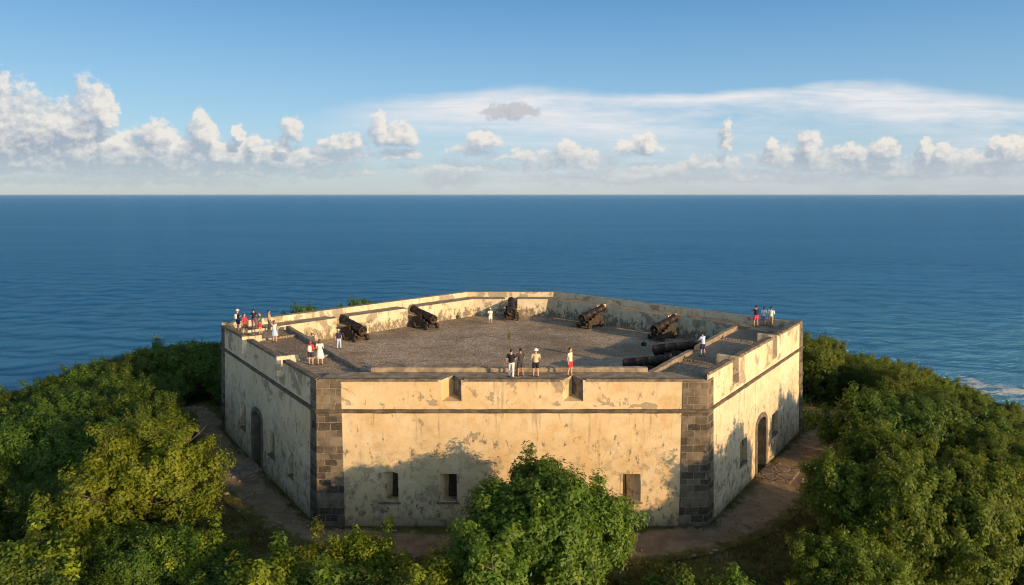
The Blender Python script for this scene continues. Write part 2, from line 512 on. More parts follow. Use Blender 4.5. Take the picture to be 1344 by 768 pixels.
walls = []
for i in range(6):
    me = openings[i].pop()
    me.materials.clear()
    bm = bmesh.new(); bm.from_mesh(me)
    bmesh.ops.remove_doubles(bm, verts=bm.verts, dist=.0005)
    bmesh.ops.dissolve_degenerate(bm, edges=bm.edges, dist=.0005)
    bmesh.ops.triangulate(bm, faces=[f for f in bm.faces if len(f.verts) > 4], ngon_method='EAR_CLIP')
    bmesh.ops.recalc_face_normals(bm, faces=bm.faces)
    bm.to_mesh(me); bm.free()
    if i in (0, 1, 5): me = bevel_mesh(me, .03)
    uv_wall(me, i)
    # materials by where the face looks
    a, e, n, L = wall_frame(i)
    for m in (M_OCHRE if i == 0 else M_PLASTER, M_INNER, M_COPING, M_FRAME, M_NOTCH_SHADE): me.materials.append(m)
    drs = [o_ for o_ in openings[i] if isinstance(o_, tuple) and o_[0] == 'door']
    for p in me.polygons:
        nn = p.normal; c = p.center
        d = Vector((c.x - a.x, c.y - a.y)).dot(n)
        if nn.z > .6 and c.z > 8.0: p.material_index = 2
        elif abs(nn.x * e.x + nn.y * e.y) > .45 and c.z > 8.4 and (Vector((c.x - a.x, c.y - a.y)).dot(e) < 1.0 or Vector((c.x - a.x, c.y - a.y)).dot(e) > L - 1.0): p.material_index = 2
        elif nn.x * n.x + nn.y * n.y < -.3 and d < -.3: p.material_index = 1
        else: p.material_index = 0
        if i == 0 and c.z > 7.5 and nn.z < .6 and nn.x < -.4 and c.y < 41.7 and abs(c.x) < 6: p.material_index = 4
        for o_ in drs:
            if abs(Vector((c.x - a.x, c.y - a.y)).dot(e) - o_[1]) < o_[2] / 2 + .01 and c.z < o_[4] + o_[5] + .05 and d < .36 - .02 * c.z: p.material_index = 3
    w = link('wall', me, None, fort)
    walls.append(w)
tag(walls[0], 'long sunlit front wall with two notches'); tag(walls[1], 'bright sunlit side wall with door'); tag(walls[5], 'shaded side wall with dark door')

# windows and doors as parts
def local_box(mb, i, s0, s1, z0, z1, d0, d1):
    a, e, n, L = wall_frame(i)
    pts = []
    for z in (z0, z1):
        o = BAT * (TOP - z) / (TOP - ZB)
        for s, d in ((s0, d0), (s1, d0), (s1, d1), (s0, d1)):
            q = a + e * s + n * (o - d); pts.append((q.x, q.y, z))
    mb.prism(pts[:4], pts[4:])

def arch_band(mb, i, s, w, z0, z1, rise, t, d0, d1, legs=True, segs=8):
    a, e, n, L = wall_frame(i)
    inner = [(-w / 2, z0), (-w / 2, z1)] + [(-math.cos(PI * k / segs) * w / 2, z1 + math.sin(PI * k / segs) * rise) for k in range(1, segs)] + [(w / 2, z1), (w / 2, z0)]
    W = w + 2 * t
    outr = [(-W / 2, z0), (-W / 2, z1)] + [(-math.cos(PI * k / segs) * W / 2, z1 + math.sin(PI * k / segs) * (rise + t)) for k in range(1, segs)] + [(W / 2, z1), (W / 2, z0)]
    if not legs: inner = inner[1:-1]; outr = outr[1:-1]
    def at(u, z, d):
        o = BAT * (TOP - z) / (TOP - ZB); q = a + e * (s + u) + n * (o - d); return (q.x, q.y, z)
    for k in range(len(inner) - 1):
        A = [at(*inner[k], d0), at(*inner[k + 1], d0), at(*outr[k + 1], d0), at(*outr[k], d0)]
        B = [at(*inner[k], d1), at(*inner[k + 1], d1), at(*outr[k + 1], d1), at(*outr[k], d1)]
        mb.prism(A, B)

for i in (0, 1, 5):
    for kind, s, w, z0, z1, ar in openings[i]:
        if kind == 'window' and i == 0:
            mb = MB()
            arch_band(mb, i, s, w + .03, z0, z1, max(ar, .03), .13, -.022, .10)
            fr = link('window', mb.mesh('window'), M_OCHRE, fort)
            mb = MB(); local_box(mb, i, s - w / 2 - .14, s + w / 2 + .14, z0 - .14, z0 - .003, -.05, .05)
            link('sill', bevel_mesh(mb.mesh('sill'), .02), M_FRAME, fr)
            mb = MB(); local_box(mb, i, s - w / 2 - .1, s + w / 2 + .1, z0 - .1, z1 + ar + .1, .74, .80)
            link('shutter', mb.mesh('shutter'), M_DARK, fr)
        elif kind == 'window':
            mb = MB(); local_box(mb, i, s - w / 2 + .004, s + w / 2 - .004, z0 + .004, z1 + ar * .4, .36, .44)
            for q in range(5):
                u = s - w / 2 + w * (q + .5) / 5
                local_box(mb, i, u - w / 10 + .01, u + w / 10 - .01, z0 + .03, z1 - .03, .335, .358)
            fr = link('window', mb.mesh('window'), M_NICHE, fort)
            mb = MB(); local_box(mb, i, s - w / 2 - .06, s + w / 2 + .06, z0 - .12, z0 + .02, -.04, .30)
            link('sill', bevel_mesh(mb.mesh('sill'), .02), M_FRAME, fr)
        else:
            mb = MB()
            arch_band(mb, i, s, w + .004, -.3, z1, ar, .36, -.07, .25)
            fr = link('door_frame', bevel_mesh(mb.mesh('door_frame'), .015), M_FRAME, fort)
            mb = MB(); local_box(mb, i, s - w / 2 + .004, s + w / 2 - .004, -.2, z1 + ar + .05, .62, .72)
            dr = link('door', mb.mesh('door'), M_DOOR, fort)
            mb = MB()
            for q in range(6):
                u = s - w / 2 + w * (q + .5) / 6
                local_box(mb, i, u - w / 12 + .015, u + w / 12 - .015, .05, z1 + .1, .58, .618)
            link('plank', mb.mesh('plank'), M_DOOR, dr)
            mb = MB()
            for zz in (.7, 1.9, 2.9):
                mb = MB(); local_box(mb, i, s - w / 2 + .05, s + w / 2 - .05, zz, zz + .11, .55, .578)
                link('strap', mb.mesh('strap'), M_IRON, dr)
            mb = MB()
            local_box(mb, i, s - w / 2 - .55, s + w / 2 + .55, .0, .14, -2.4, -.075)
            link('doorstep', bevel_mesh(mb.mesh('doorstep'), .04), M_STEP, fort)

# cordon
def hexring(z, off):
    o = BAT * (TOP - z) / (TOP - ZB)
    return [Vector((x, y, z)) for x, y in offset_hex(HEX, -(o + off))]
mb = MB(); prof = [(-.05, -.11), (.09, -.11), (.15, -.06), (.17, 0), (.15, .06), (.09, .10), (-.05, .12)]
rings = [hexring(CORDON + dz, off) for off, dz in prof]
V = []; F = []
NS = 44
npf = len(prof)
for k in range(6):
    for q in range(NS):
        t = q / NS
        for pi_, r in enumerate(rings):
            v = r[k].lerp(r[(k + 1) % 6], t)
            if q: v = v + Vector((random.uniform(-1, 1), random.uniform(-1, 1), random.uniform(-1, 1))) * .016
            V.append(v)
T = 6 * NS
for q in range(T):
    for pi_ in range(npf):
        a0, b0 = q * npf + pi_, q * npf + (pi_ + 1) % npf
        a1, b1 = ((q + 1) % T) * npf + pi_, ((q + 1) % T) * npf + (pi_ + 1) % npf
        F.append((a0, b0, b1, a1))
mb.add(V, F)
link('cordon', mb.mesh('cordon'), M_CORDON, fort)

# quoins: an angle of blocks on each corner, slightly proud of the plaster
def quoin(c, wl, wr, ztop):
    """corner c: wl metres back along the wall that ends here, wr along the wall that starts here"""
    i0, i1 = (c - 1) % 6, c
    a0, e0, n0, L0 = wall_frame(i0); a1, e1, n1, L1 = wall_frame(i1)
    me_parts = MB()
    pr = .045; dp = .3
    levels = [(ZB, None), (ztop, None)]
    ring = []
    for z, _ in levels:
        o = BAT * (TOP - z) / (TOP - ZB)
        cor = Vector(offset_hex(HEX, -(o + pr))[c]); ci = Vector(offset_hex(HEX, -(o - dp))[c])
        fl = 1.0 + .18 * (ztop - z) / ztop
        A = cor - e0 * wl * fl; B = cor + e1 * wr * fl
        Ai = A - n0 * (pr + dp); Bi = B - n1 * (pr + dp)
        ring.append([(p.x, p.y, z) for p in (A, cor, B, Bi, ci, Ai)])
    me_parts.prism(ring[0], ring[1])
    me = me_parts.mesh('quoin')
    uv = me.uv_layers.new(name='UVMap').data
    cc = Vector(HEX[c])
    for p in me.polygons:
        use0 = Vector((p.normal.x, p.normal.y)).dot(n0) > Vector((p.normal.x, p.normal.y)).dot(n1)
        for li in p.loop_indices:
            v = me.vertices[me.loops[li].vertex_index].co
            d = Vector((v.x, v.y)) - cc
            uv[li].uv = ((d.dot(e0) if use0 else d.dot(e1)) + c * .31 + 20, v.z + 3)
    return link('quoin', me, M_QUOIN, fort)
quoin(0, .95, 1.42, TOP - .006); quoin(1, 1.42, .95, TOP - .006)
quoin(2, .9, .9, 9.1); quoin(5, .9, .9, 8.87); quoin(3, .9, .9, 9.1); quoin(4, .9, .9, 9.1)

# terraces and courtyard
KFL, KFR = Vector((-8.5, 42.2)), Vector((8.2, 42.2))
KR, KL = Vector((18.6, 58.2)), Vector((-18.7, 58.2))
def fl3(p, z): return (p[0], p[1], z)
mb = MB()
mb.poly_prism([fl3(INN[5], 0)[:2], (LL[0] + 1.9, LL[1] + .05), tuple(KL), tuple(KFL), INN[0]], COURT - .3, TER + .004)
link('terrace', mb.mesh('terrace'), M_TERR, fort)
mb = MB()
mb.poly_prism([INN[1], tuple(KFR), tuple(KR), (RR[0] - 1.9, RR[1] + .05), INN[2]], COURT - .3, TER + .004)
link('terrace', mb.mesh('terrace'), M_TERR, fort)
mb = MB()
ins = offset_hex(HEX, .6)
mb.poly_prism(ins, COURT - 1.0, COURT)
link('courtyard_floor', mb.mesh('courtyard_floor'), M_COURT, fort)

def kerb(p, q, w, z0, z1, name='kerb', mat=None, wob=.03):
    p, q = Vector(p), Vector(q); d = q - p; L = d.length; d.normalize(); n = Vector((-d.y, d.x))
    N = max(2, int(L / .7)); mb = MB(); V = []; F = []
    for k in range(N + 1):
        c = p + d * L * k / N
        ww = w / 2 + random.uniform(-wob, wob); zz = z1 + random.uniform(-wob, wob)
        for sx, z in ((-1, z0), (-1, zz - .05), (-.8, zz), (.8, zz), (1, zz - .05), (1, z0)):
            v = c + n * ww * sx; V.append((v.x, v.y, z))
    for k in range(N):
        for j in range(6): F.append((k * 6 + j, k * 6 + (j + 1) % 6, k * 6 + 6 + (j + 1) % 6, k * 6 + 6 + j))
    F.append((0, 1, 2, 3, 4, 5)); F.append(tuple(N * 6 + j for j in range(6)))
    mb.add(V, F)
    return link(name, mb.mesh(name), mat or M_COPING, fort)
kerb(KFL + Vector((-.1, .2)), KFR + Vector((.1, .2)), .42, COURT - .2, TOP + .26)
dk = (KL - KFL).normalized()
kerb(KFL + dk * .5, KL, .36, COURT - .2, TER + .30)
dr = (KR - KFR).normalized(); LK = (KR - KFR).length
kerb(KFR + dr * .5, KFR + dr * LK * .42, .40, COURT - .2, TER + .34)
kerb(KFR + dr * LK * .50, KR, .40, COURT - .2, TER + .34)
for i in (0, 1, 5):
    a, e, n, L = wall_frame(i)
    cuts = sorted([(s - w * .62, s + w * .62) for s, w in notch[i]])
    lo = .12
    for c0, c1 in cuts + [(L - .12, None)]:
        p = a + e * (lo + .02) - n * .16; q = a + e * (c0 - .02) - n * .16
        kerb(p, q, .42, PTOP[i] - .10, PTOP[i] + .055, 'coping', M_COPE_DARK, .022)
        lo = c1
# low ridges that cross the terraces from the notches to the kerbs
for i, kk, k0 in ((1, dr, KFR), (5, dk, KFL)):
    a, e, n, L = wall_frame(i)
    for s, w in notch[i]:
        ss = s + (w * .62 if i == 1 else -w * .62)
        p = a + e * ss - n * .45
        # inner end on the kerb line
        den = (-n.x) * kk.y - (-n.y) * kk.x
        t = ((k0.x - p.x) * kk.y - (k0.y - p.y) * kk.x) / den
        q = p - n * (t - .3)
        kerb(p, q, .30, TER - .1, TER + .13, 'ridge', M_TERR)
        kerb(p, p - n * 1.0, .34, TER - .1, PTOP[i] - .03, 'merlon_cheek', M_PLASTER, .008)

# ------------------------------------------------------------------ cannons
def make_cannon(carriage=True):
    """local: barrel points to -Y... muzzle at -Y, breech at +Y (towards the courtyard)"""
    root = empty('cannon')
    el = math.radians(12)
    Rm = Matrix.Translation((0, 0, 1.30)) @ Matrix.Rotation(PI / 2 - el, 4, 'X')
    # lathe axis z: +z -> muzzle
    prof = [(.02, -1.62), (.09, -1.60), (.11, -1.53), (.09, -1.47), (.06, -1.43), (.10, -1.40), (.20, -1.385), (.23, -1.42), (.30, -1.43), (.345, -1.50), (.415, -1.50), (.43, -1.44), (.43, -1.33),
            (.40, -1.30), (.395, -.6), (.41, -.58), (.41, -.50), (.385, -.48), (.36, .25), (.375, .27), (.375, .34), (.35, .36), (.31, 1.35), (.33, 1.37), (.33, 1.44), (.31, 1.46),
            (.33, 1.62), (.37, 1.78), (.37, 1.84), (.30, 1.86), (.17, 1.86), (.16, 1.3)]
    mb = MB(); mb.lathe(prof, 28, Rm)
    me = mb.mesh('barrel', True, True)
    br = link('barrel', me, M_IRON, root, False)
    mb = MB(); mb.tube([(-.62, 0, 1.28), (.62, 0, 1.28)], .10, 14)
    link('trunnion', mb.mesh('trunnion', False), M_IRON, br, False)
    if carriage:
        for sx in (-1, 1):
            mb = MB()
            prof = [(-1.25, .28), (-1.25, .95), (-.55, 1.18), (.15, 1.18), (.15, .98), (.6, .98), (.6, .78), (1.05, .78), (1.05, .56), (1.45, .56), (1.45, .28)]
            mb.prism([(sx * .38, -y, z) for y, z in [(-p[0], p[1]) for p in prof]], [(sx * .56, -y, z) for y, z in [(-p[0], p[1]) for p in prof]])
            link('cheek', bevel_mesh(mb.mesh('cheek'), .02), M_CARR, root, False)
        for yy, nm in ((-.85, 'axle'), (1.05, 'axle')):
            mb = MB(); mb.box((0, yy, .30), (1.5, .24, .22)); link(nm, bevel_mesh(mb.mesh(nm), .02), M_CARR, root, False)
            for sx in (-1, 1):
                mb = MB(); R = .30 if yy < 0 else .27
                mb.lathe([(R - .03, -.09), (R, -.07), (R, .07), (R - .03, .09), (.10, .09), (.09, .13)], 20, Matrix.Translation((sx * .68, yy, R)) @ Matrix.Rotation(PI / 2 * sx, 4, 'Y'))
                link('wheel', mb.mesh('wheel'), M_CARR, root, False)
        mb = MB(); mb.box((0, .2, .50), (.78, 1.5, .12)); mb.box((0, -1.1, .72), (.78, .2, .35)); link('bed', mb.mesh('bed'), M_CARR, root, False)
        mb = MB(); mb.prism([(-.18, .6, .56), (.18, .6, .56), (.14, 1.35, .56), (-.14, 1.35, .56)], [(-.18, .6, .86), (.18, .6, .86), (.14, 1.35, .66), (-.14, 1.35, .66)]); link('quoin_wedge', mb.mesh('quoin_wedge'), M_CARR, root, False)
    return root

def copy_tree(o, parent=None):
    c = o.copy(); COL.objects.link(c)
    if parent is not None: c.parent = parent
    for ch in o.children: copy_tree(ch, c)
    return c

GUN = 'cannons standing round the courtyard'
gun_labels = ['black cannon on a carriage at the sunlit rear wall, with a person beside it',
              'black cannon on a carriage against the middle of the sunlit rear wall',
              'dark cannon seen end-on in the middle of the short back wall',
              'rusty brown cannon at the shaded rear wall, the one nearer the back corner',
              'rusty brown cannon at the shaded rear wall beside the two low dark cannons']
gun0 = make_cannon()
for k, (q, n) in enumerate(cannon_spots):
    g = gun0 if k == 0 else copy_tree(gun0)
    g.location = (q.x, q.y, COURT)
    g.rotation_euler = (0, 0, math.atan2(n.y, n.x) + PI / 2); g.scale = (1.0, 1.0, 1.0)
    tag(g, gun_labels[k], 'cannon', GUN)
a, e, n, L = wall_frame(1)
for k, ((px, py), lab) in enumerate((((845, 476), 'long dark cannon lying low in the shade next to the front kerb'),
                                     ((882, 457), 'dark cannon in the shade pointing at the gap in the stone kerb'))):
    g = copy_tree(gun0)
    q = un(px, py, COURT + 1.25)
    g.location = (q.x + .1, q.y, COURT); g.rotation_euler = (0, 0, math.atan2(n.y, n.x) + PI / 2 + (.25 if k == 0 else .3))
    tag(g, lab, 'cannon', GUN)

# a loose shot, a weed stalk
mb = MB(); mb.ball((0, 0, .17), (.26, .22, .18), 10, 8)
st = link('stone', mb.mesh('stone'), M_IRON); q = un(845, 454, COURT); st.location = q
tag(st, 'small dark stone lying on the shaded courtyard paving', 'stone')

# ------------------------------------------------------------------ terrain
def hexdist(x, y):
    """signed distance outside the foot of the fort (arrays)"""
    d = np.full(np.shape(x), -1e9)
    pts = BASE
    out = np.full(np.shape(x), 1e9); inside = np.ones(np.shape(x), bool)
    for i in range(6):
        ax, ay = pts[i]; bx, by = pts[(i + 1) % 6]
        ex, ey = bx - ax, by - ay; L2 = ex * ex + ey * ey
        t = np.clip(((x - ax) * ex + (y - ay) * ey) / L2, 0, 1)
        dd = np.hypot(x - ax - t * ex, y - ay - t * ey)
        out = np.minimum(out, dd)
        inside &= ((x - ax) * ey - (y - ay) * ex) < 0
    return np.where(inside, -out, out)

def terrain(x, y):
    x = np.asarray(x, float); y = np.asarray(y, float)
    d = np.maximum(hexdist(x, y), 0)
    slope2 = np.where(x > 0, .40, .50) + .1 * np.clip((y - 75) / 40, 0, 1)
    a = np.clip(d - 7, 0, 18); b = np.clip(d - 25, 0, 500)
    front = np.clip((48 - y) / 20, 0, 1)
    z = -.16 * a - slope2 * b * (1 - .6 * front)
    z += np.clip(d / 8, 0, 1) * .35 * (np.sin(x * .31 + 1.3) * np.cos(y * .27) + .5 * np.sin(x * .77 + y * .63)) * np.clip(d / 20, .25, 2.5)
    z += .04 * np.sin(x * 1.9 + y * .7) * np.sin(y * 1.6 - x * .4) * np.clip((d - .3) / 2, 0, 1)
    return np.maximum(z, -34)

# the path round the fort
path_px = [(232, 522), (262, 548), (296, 590), (318, 630), (365, 668), (440, 703), (560, 716), (700, 722), (860, 714), (960, 690), (1012, 655), (1042, 610), (1072, 578), (1092, 556), (1080, 540)]
path_pts = np.array([un(px, py, 0)[:2] for px, py in path_px])
def catmull(P, n=14):
    out = []
    Pp = np.vstack([2 * P[0] - P[1], P, 2 * P[-1] - P[-2]])
    for i in range(1, len(Pp) - 2):
        for k in range(n):
            t = k / n
            out.append(.5 * ((2 * Pp[i]) + (-Pp[i - 1] + Pp[i + 1]) * t + (2 * Pp[i - 1] - 5 * Pp[i] + 4 * Pp[i + 1] - Pp[i + 2]) * t * t + (-Pp[i - 1] + 3 * Pp[i] - 3 * Pp[i + 1] + Pp[i + 2]) * t ** 3))
    out.append(P[-1]); return np.array(out)
PATH = catmull(path_pts)
def pathdist(x, y):
    x = np.asarray(x, float); y = np.asarray(y, float)
    d = np.full(x.shape, 1e9)
    for px, py in PATH: d = np.minimum(d, np.hypot(x - px, y - py))
    return d

def ground_nodes(nt, P, edge=None):
    big = nt.noise(P, .18, 5, .6); mid = nt.noise(P, .9, 6, .65); fine = nt.noise(P, 6, 6, .7)
    grass = nt.mix(nt.ss(mid, .36, .66), (.05, .065, .016), (.12, .125, .03))
    grass = nt.mix(nt.m('MULTIPLY', nt.ss(big, .45, .65), .6), grass, (.13, .10, .035))
    grass = nt.mix(nt.m('MULTIPLY', nt.ss(fine, .45, .75), .5), grass, (.03, .033, .012))
    dirt = nt.mix(nt.ss(mid, .35, .7), (.165, .122, .078), (.27, .205, .135))
    dirt = nt.mix(nt.m('MULTIPLY', nt.ss(fine, .5, .75), .6), dirt, (.30, .23, .155))
    wear = nt.ss(nt.noise(nt.vm('ADD', P, (5, 3, 0)), .35, 6, .65), .50, .62)
    return grass, dirt, wear, mid, fine
m, nt, b, _ = material('ground_grass_dirt'); P = pos(nt)
grass, dirt, wear, mid, fine = ground_nodes(nt, P)
finish(nt, b, nt.mix(nt.m('MULTIPLY', wear, .55), grass, dirt), .95, nt.m('ADD', mid, nt.m('MULTIPLY', fine, .5)), .8, .12, .1); M_GROUND = m
m, nt, b, _ = material('path_dirt'); P = pos(nt)
grass, dirt, wear, mid, fine = ground_nodes(nt, P)
ed = nt.attr('edge')
f = nt.ss(nt.m('ADD', ed, nt.m('MULTIPLY', nt.m('SUBTRACT', nt.noise(P, 1.6, 6, .7), .5), 1.3)), .35, .62)
base = nt.mix(nt.m('MULTIPLY', wear, .55), grass, dirt)
finish(nt, b, nt.mix(f, base, dirt), .95, nt.m('ADD', mid, nt.m('MULTIPLY', fine, .5)), .8, .10, .1); M_PATH = m

def grid(x0, x1, nx, y0, y1, ny):
    xs = np.linspace(x0, x1, nx); ys = np.linspace(y0, y1, ny)
    X, Y = np.meshgrid(xs, ys)
    idx = np.arange(nx * ny).reshape(ny, nx)
    F = np.stack([idx[:-1, :-1], idx[:-1, 1:], idx[1:, 1:], idx[1:, :-1]], -1).reshape(-1, 4)
    return X.ravel(), Y.ravel(), F
X, Y, F = grid(-230, 230, 330, -120, 250, 270)
Z = terrain(X, Y)
Z = np.where(hexdist(X, Y) < -1.5, -.6, Z)
g = link('ground', mesh_np('ground', np.stack([X, Y, Z], 1), F, True), M_GROUND); tag(g, kind='structure')

W = 2.05; NW = 13
tan = np.gradient(PATH, axis=0); tan /= np.linalg.norm(tan, axis=1)[:, None]
nor = np.stack([-tan[:, 1], tan[:, 0]], 1)
u = np.linspace(-1, 1, NW)
PX = PATH[:, None, :] + nor[:, None, :] * (u[None, :, None] * W)
Vx, Vy = PX[..., 0].ravel(), PX[..., 1].ravel()
# the ground grid is coarser than the path: lift the path clear of it
Vz = terrain(Vx, Vy) + .05
idx = np.arange(len(PATH) * NW).reshape(len(PATH), NW)
F = np.stack([idx[:-1, :-1], idx[:-1, 1:], idx[1:, 1:], idx[1:, :-1]], -1).reshape(-1, 4)[:, ::-1]
keep = hexdist(Vx, Vy)
Fk = F[(keep[F] > .05).all(1)]
pm = mesh_np('path', np.stack([Vx, Vy, Vz], 1), Fk, True)
at = pm.attributes.new('edge', 'FLOAT', 'POINT'); at.data.foreach_set('value', np.tile(1 - np.abs(u) ** 1.3, len(PATH)).astype(np.float32))
pth = link('path', pm, M_PATH); tag(pth, kind='structure')

# ------------------------------------------------------------------ sea
rng = np.random.default_rng(3)
NA, NR = 560, 640
ang = np.linspace(math.radians(20), math.radians(160), NA)
rad = 60 * np.exp(np.linspace(0, math.log(3200 / 60), NR))
A, R = np.meshgrid(ang, rad)
SX, SY = R * np.cos(A), R * np.sin(A)
H = np.zeros_like(SX)
sp = R * (math.log(3200 / 60) / NR)
for k in range(46):
    lam = 4 * (26 / 4) ** rng.random()
    th = math.radians(rng.normal(252, 26))
    kx, ky = math.cos(th) * 2 * PI / lam, math.sin(th) * 2 * PI / lam
    amp = .0032 * lam ** 1.0 * rng.uniform(.6, 1.2)
    att = np.clip((lam / sp - 2.5) / 3, 0, 1)
    ph = kx * SX + ky * SY + rng.uniform(0, 6.28)
    H += amp * att * (np.sin(ph) + .25 * np.cos(2 * ph))
H *= .8 + .5 * np.sin(SX * .011 + 1) * np.sin(SY * .013)
fade = np.clip((3200 - R) / 900, 0, 1)
SZ = SEA_Z + H * fade
idx = np.arange(NA * NR).reshape(NR, NA)
F1 = np.stack([idx[:-1, :-1], idx[:-1, 1:], idx[1:, 1:], idx[1:, :-1]], -1).reshape(-1, 4)
V1 = np.stack([SX.ravel(), SY.ravel(), SZ.ravel()], 1)
# outer skirt to the horizon and the waters behind
outr = 70000.0
V2 = np.stack([outr * np.cos(ang), outr * np.sin(ang), np.full(NA, SEA_Z)], 1)
i2 = len(V1) + np.arange(NA)
F2 = np.stack([idx[-1, :-1], idx[-1, 1:], i2[1:], i2[:-1]], -1)
sea_me = mesh_np('sea', np.vstack([V1, V2]), np.vstack([F1, F2]), True)
m, nt, b, out = material('sea_water'); P = pos(nt)
p2 = nt.scale(P, (1, 1, 0))
sw = nt.noise(nt.scale(p2, (.010, .045, 0)), 1, 5, .6)
wv = nt.noise(nt.scale(p2, (.11, .30, 0)), 1, 6, .66)
rp = nt.noise(nt.scale(p2, (.8, 1.5, 0)), 1, 4, .65)
patch = nt.noise(nt.scale(p2, (.0011, .0042, 0)), 1, 5, .6)
xyz = nt.sep(P); dist = nt.m('SQRT', nt.m('ADD', nt.m('POWER', xyz[0], 2), nt.m('POWER', xyz[1], 2)))
nearf = nt.m('SUBTRACT', 1.0, nt.ss(dist, 120, 520))
col = nt.mix(nt.ss(patch, .38, .64), (.007, .100, .215), (.011, .135, .285))
strk = nt.m('ADD', nt.m('MULTIPLY', nt.m('MULTIPLY_ADD', nt.noise(nt.scale(p2, (.0012, .007, 0)), 1, 6, .65), .5, nt.m('MULTIPLY', nt.noise(nt.scale(p2, (.006, .03, 0)), 1, 7, .7), .5)), .6), nt.m('MULTIPLY', nt.noise(nt.scale(p2, (.05, .22, 0)), 1, 6, .7), .4))
col = nt.mix(nt.ss(strk, .43, .58), (.005, .072, .16), col)
col = nt.mix(nt.m('MULTIPLY', nearf, .6), col, (.010, .110, .195))
sh = nt.ss(nt.m('MULTIPLY', nearf, nt.ss(xyz[0], 30, 160)), .2, .9)
col = nt.mix(nt.m('MULTIPLY', sh, .6), col, (.016, .145, .185))
# broken water off the point and a few whitecaps
FP = un(1312, 511, SEA_Z)
fx = nt.m('SUBTRACT', xyz[0], FP.x); fy = nt.m('SUBTRACT', xyz[1], FP.y)
fu = nt.m('ADD', nt.m('MULTIPLY', fx, .86), nt.m('MULTIPLY', fy, -.5)); fv = nt.m('ADD', nt.m('MULTIPLY', fx, .5), nt.m('MULTIPLY', fy, .86))
fm = nt.m('SUBTRACT', 1.0, nt.m('SQRT', nt.m('ADD', nt.m('POWER', nt.m('DIVIDE', fu, 32), 2), nt.m('POWER', nt.m('DIVIDE', fv, 12), 2))))
fn = nt.noise(nt.scale(p2, (.22, .42, 0)), 1, 8, .74)
foam = nt.ss(nt.m('ADD', nt.m('MULTIPLY', nt.m('MAXIMUM', fm, -1.0), .22), fn), .60, .70)
wc = nt.m('MULTIPLY', nt.ss(nt.noise(nt.scale(p2, (.035, .14, 0)), 1, 7, .68), .70, .76), nearf)
foam = nt.m('MAXIMUM', foam, nt.m('MULTIPLY', wc, .7))
nt.put(b.inputs['Base Color'], nt.mix(foam, col, (.72, .74, .74)))
b.inputs['Roughness'].default_value = .5; b.inputs['Specular IOR Level'].default_value = 0.0
gl = nt.n('ShaderNodeBsdfGlossy'); gl.inputs[0].default_value = (.36, .74, 1.0, 1); gl.inputs['Roughness'].default_value = .16
lw = nt.n('ShaderNodeFresnel'); lw.inputs[0].default_value = 1.33
mxs = nt.n('ShaderNodeMixShader'); nt.put(mxs.inputs[0], nt.m('MULTIPLY', nt.m('MINIMUM', nt.m('MULTIPLY_ADD', lw.outputs[0], .85, .06), .50), nt.m('SUBTRACT', 1.0, foam)))
nt.t.links.new(b.outputs[0], mxs.inputs[1]); nt.t.links.new(gl.outputs[0], mxs.inputs[2]); nt.t.links.new(mxs.outputs[0], out.inputs[0])
bp = nt.n('ShaderNodeBump'); bp.inputs['Strength'].default_value = 1; bp.inputs['Distance'].default_value = 1.0
hh = nt.m('ADD', nt.m('MULTIPLY', sw, 1.2), nt.m('ADD', nt.m('MULTIPLY', wv, 4.0), nt.m('MULTIPLY', rp, 1.6)))
nt.put(bp.inputs['Height'], hh); nt.t.links.new(bp.outputs[0], b.inputs['Normal']); nt.t.links.new(bp.outputs[0], gl.inputs['Normal']); nt.t.links.new(bp.outputs[0], lw.inputs['Normal'])
M_SEA = m
sea = link('sea', sea_me, M_SEA); tag(sea, kind='structure')

# ------------------------------------------------------------------ vegetation
def mat_leaf(name, dark, light, yellow, trans=.35):
    m, nt, b, out = material(name)
    t = nt.attr('tint'); r = nt.n('ShaderNodeObjectInfo').outputs['Random']
    col = nt.mix(t, dark, light)
    col = nt.mix(nt.m('MULTIPLY', nt.ss(t, .72, 1.0), .55), col, yellow)
    hs = nt.n('ShaderNodeHueSaturation'); nt.put(hs.inputs['Color'], col)
    nt.put(hs.inputs['Hue'], nt.m('MULTIPLY_ADD', r, .03, .485)); nt.put(hs.inputs['Value'], nt.m('MULTIPLY_ADD', r, .4, .8))
    c = hs.outputs[0]
    nt.put(b.inputs['Base Color'], c); b.inputs['Roughness'].default_value = .55; b.inputs['Specular IOR Level'].default_value = .3
    tr = nt.n('ShaderNodeBsdfTranslucent'); nt.put(tr.inputs[0], nt.mix(.5, c, yellow))
    mx = nt.n('ShaderNodeMixShader'); mx.inputs[0].default_value = trans
    nt.t.links.new(b.outputs[0], mx.inputs[1]); nt.t.links.new(tr.outputs[0], mx.inputs[2]); nt.t.links.new(mx.outputs[0], out.inputs[0])
    return m
M_LEAF = mat_leaf('leaves_green', (.036, .080, .010), (.145, .235, .030), (.34, .35, .042), .42)
M_LEAF_Y = mat_leaf('leaves_light', (.075, .125, .012), (.26, .33, .03), (.50, .47, .048), .48)
M_LEAF_D = mat_leaf('leaves_forest', (.026, .062, .010), (.115, .19, .026), (.29, .29, .034), .40)
M_LEAF_LIT = mat_leaf('leaves_lit_copy', (.040, .090, .011), (.17, .28, .032), (.38, .40, .045), .46)  # green leaf lightened for the right tree, sunlight painted into its colour
M_LEAF_SUN = mat_leaf('leaves_sunlit_copy', (.045, .088, .011), (.17, .24, .028), (.35, .34, .04), .44)  # brighter copy of the forest leaf: sunlight on the right-hand wood put into the colour
M_BARK = mat_plain('bark', (.09, .07, .05), (.20, .16, .115), 5, .9, .6, .03)

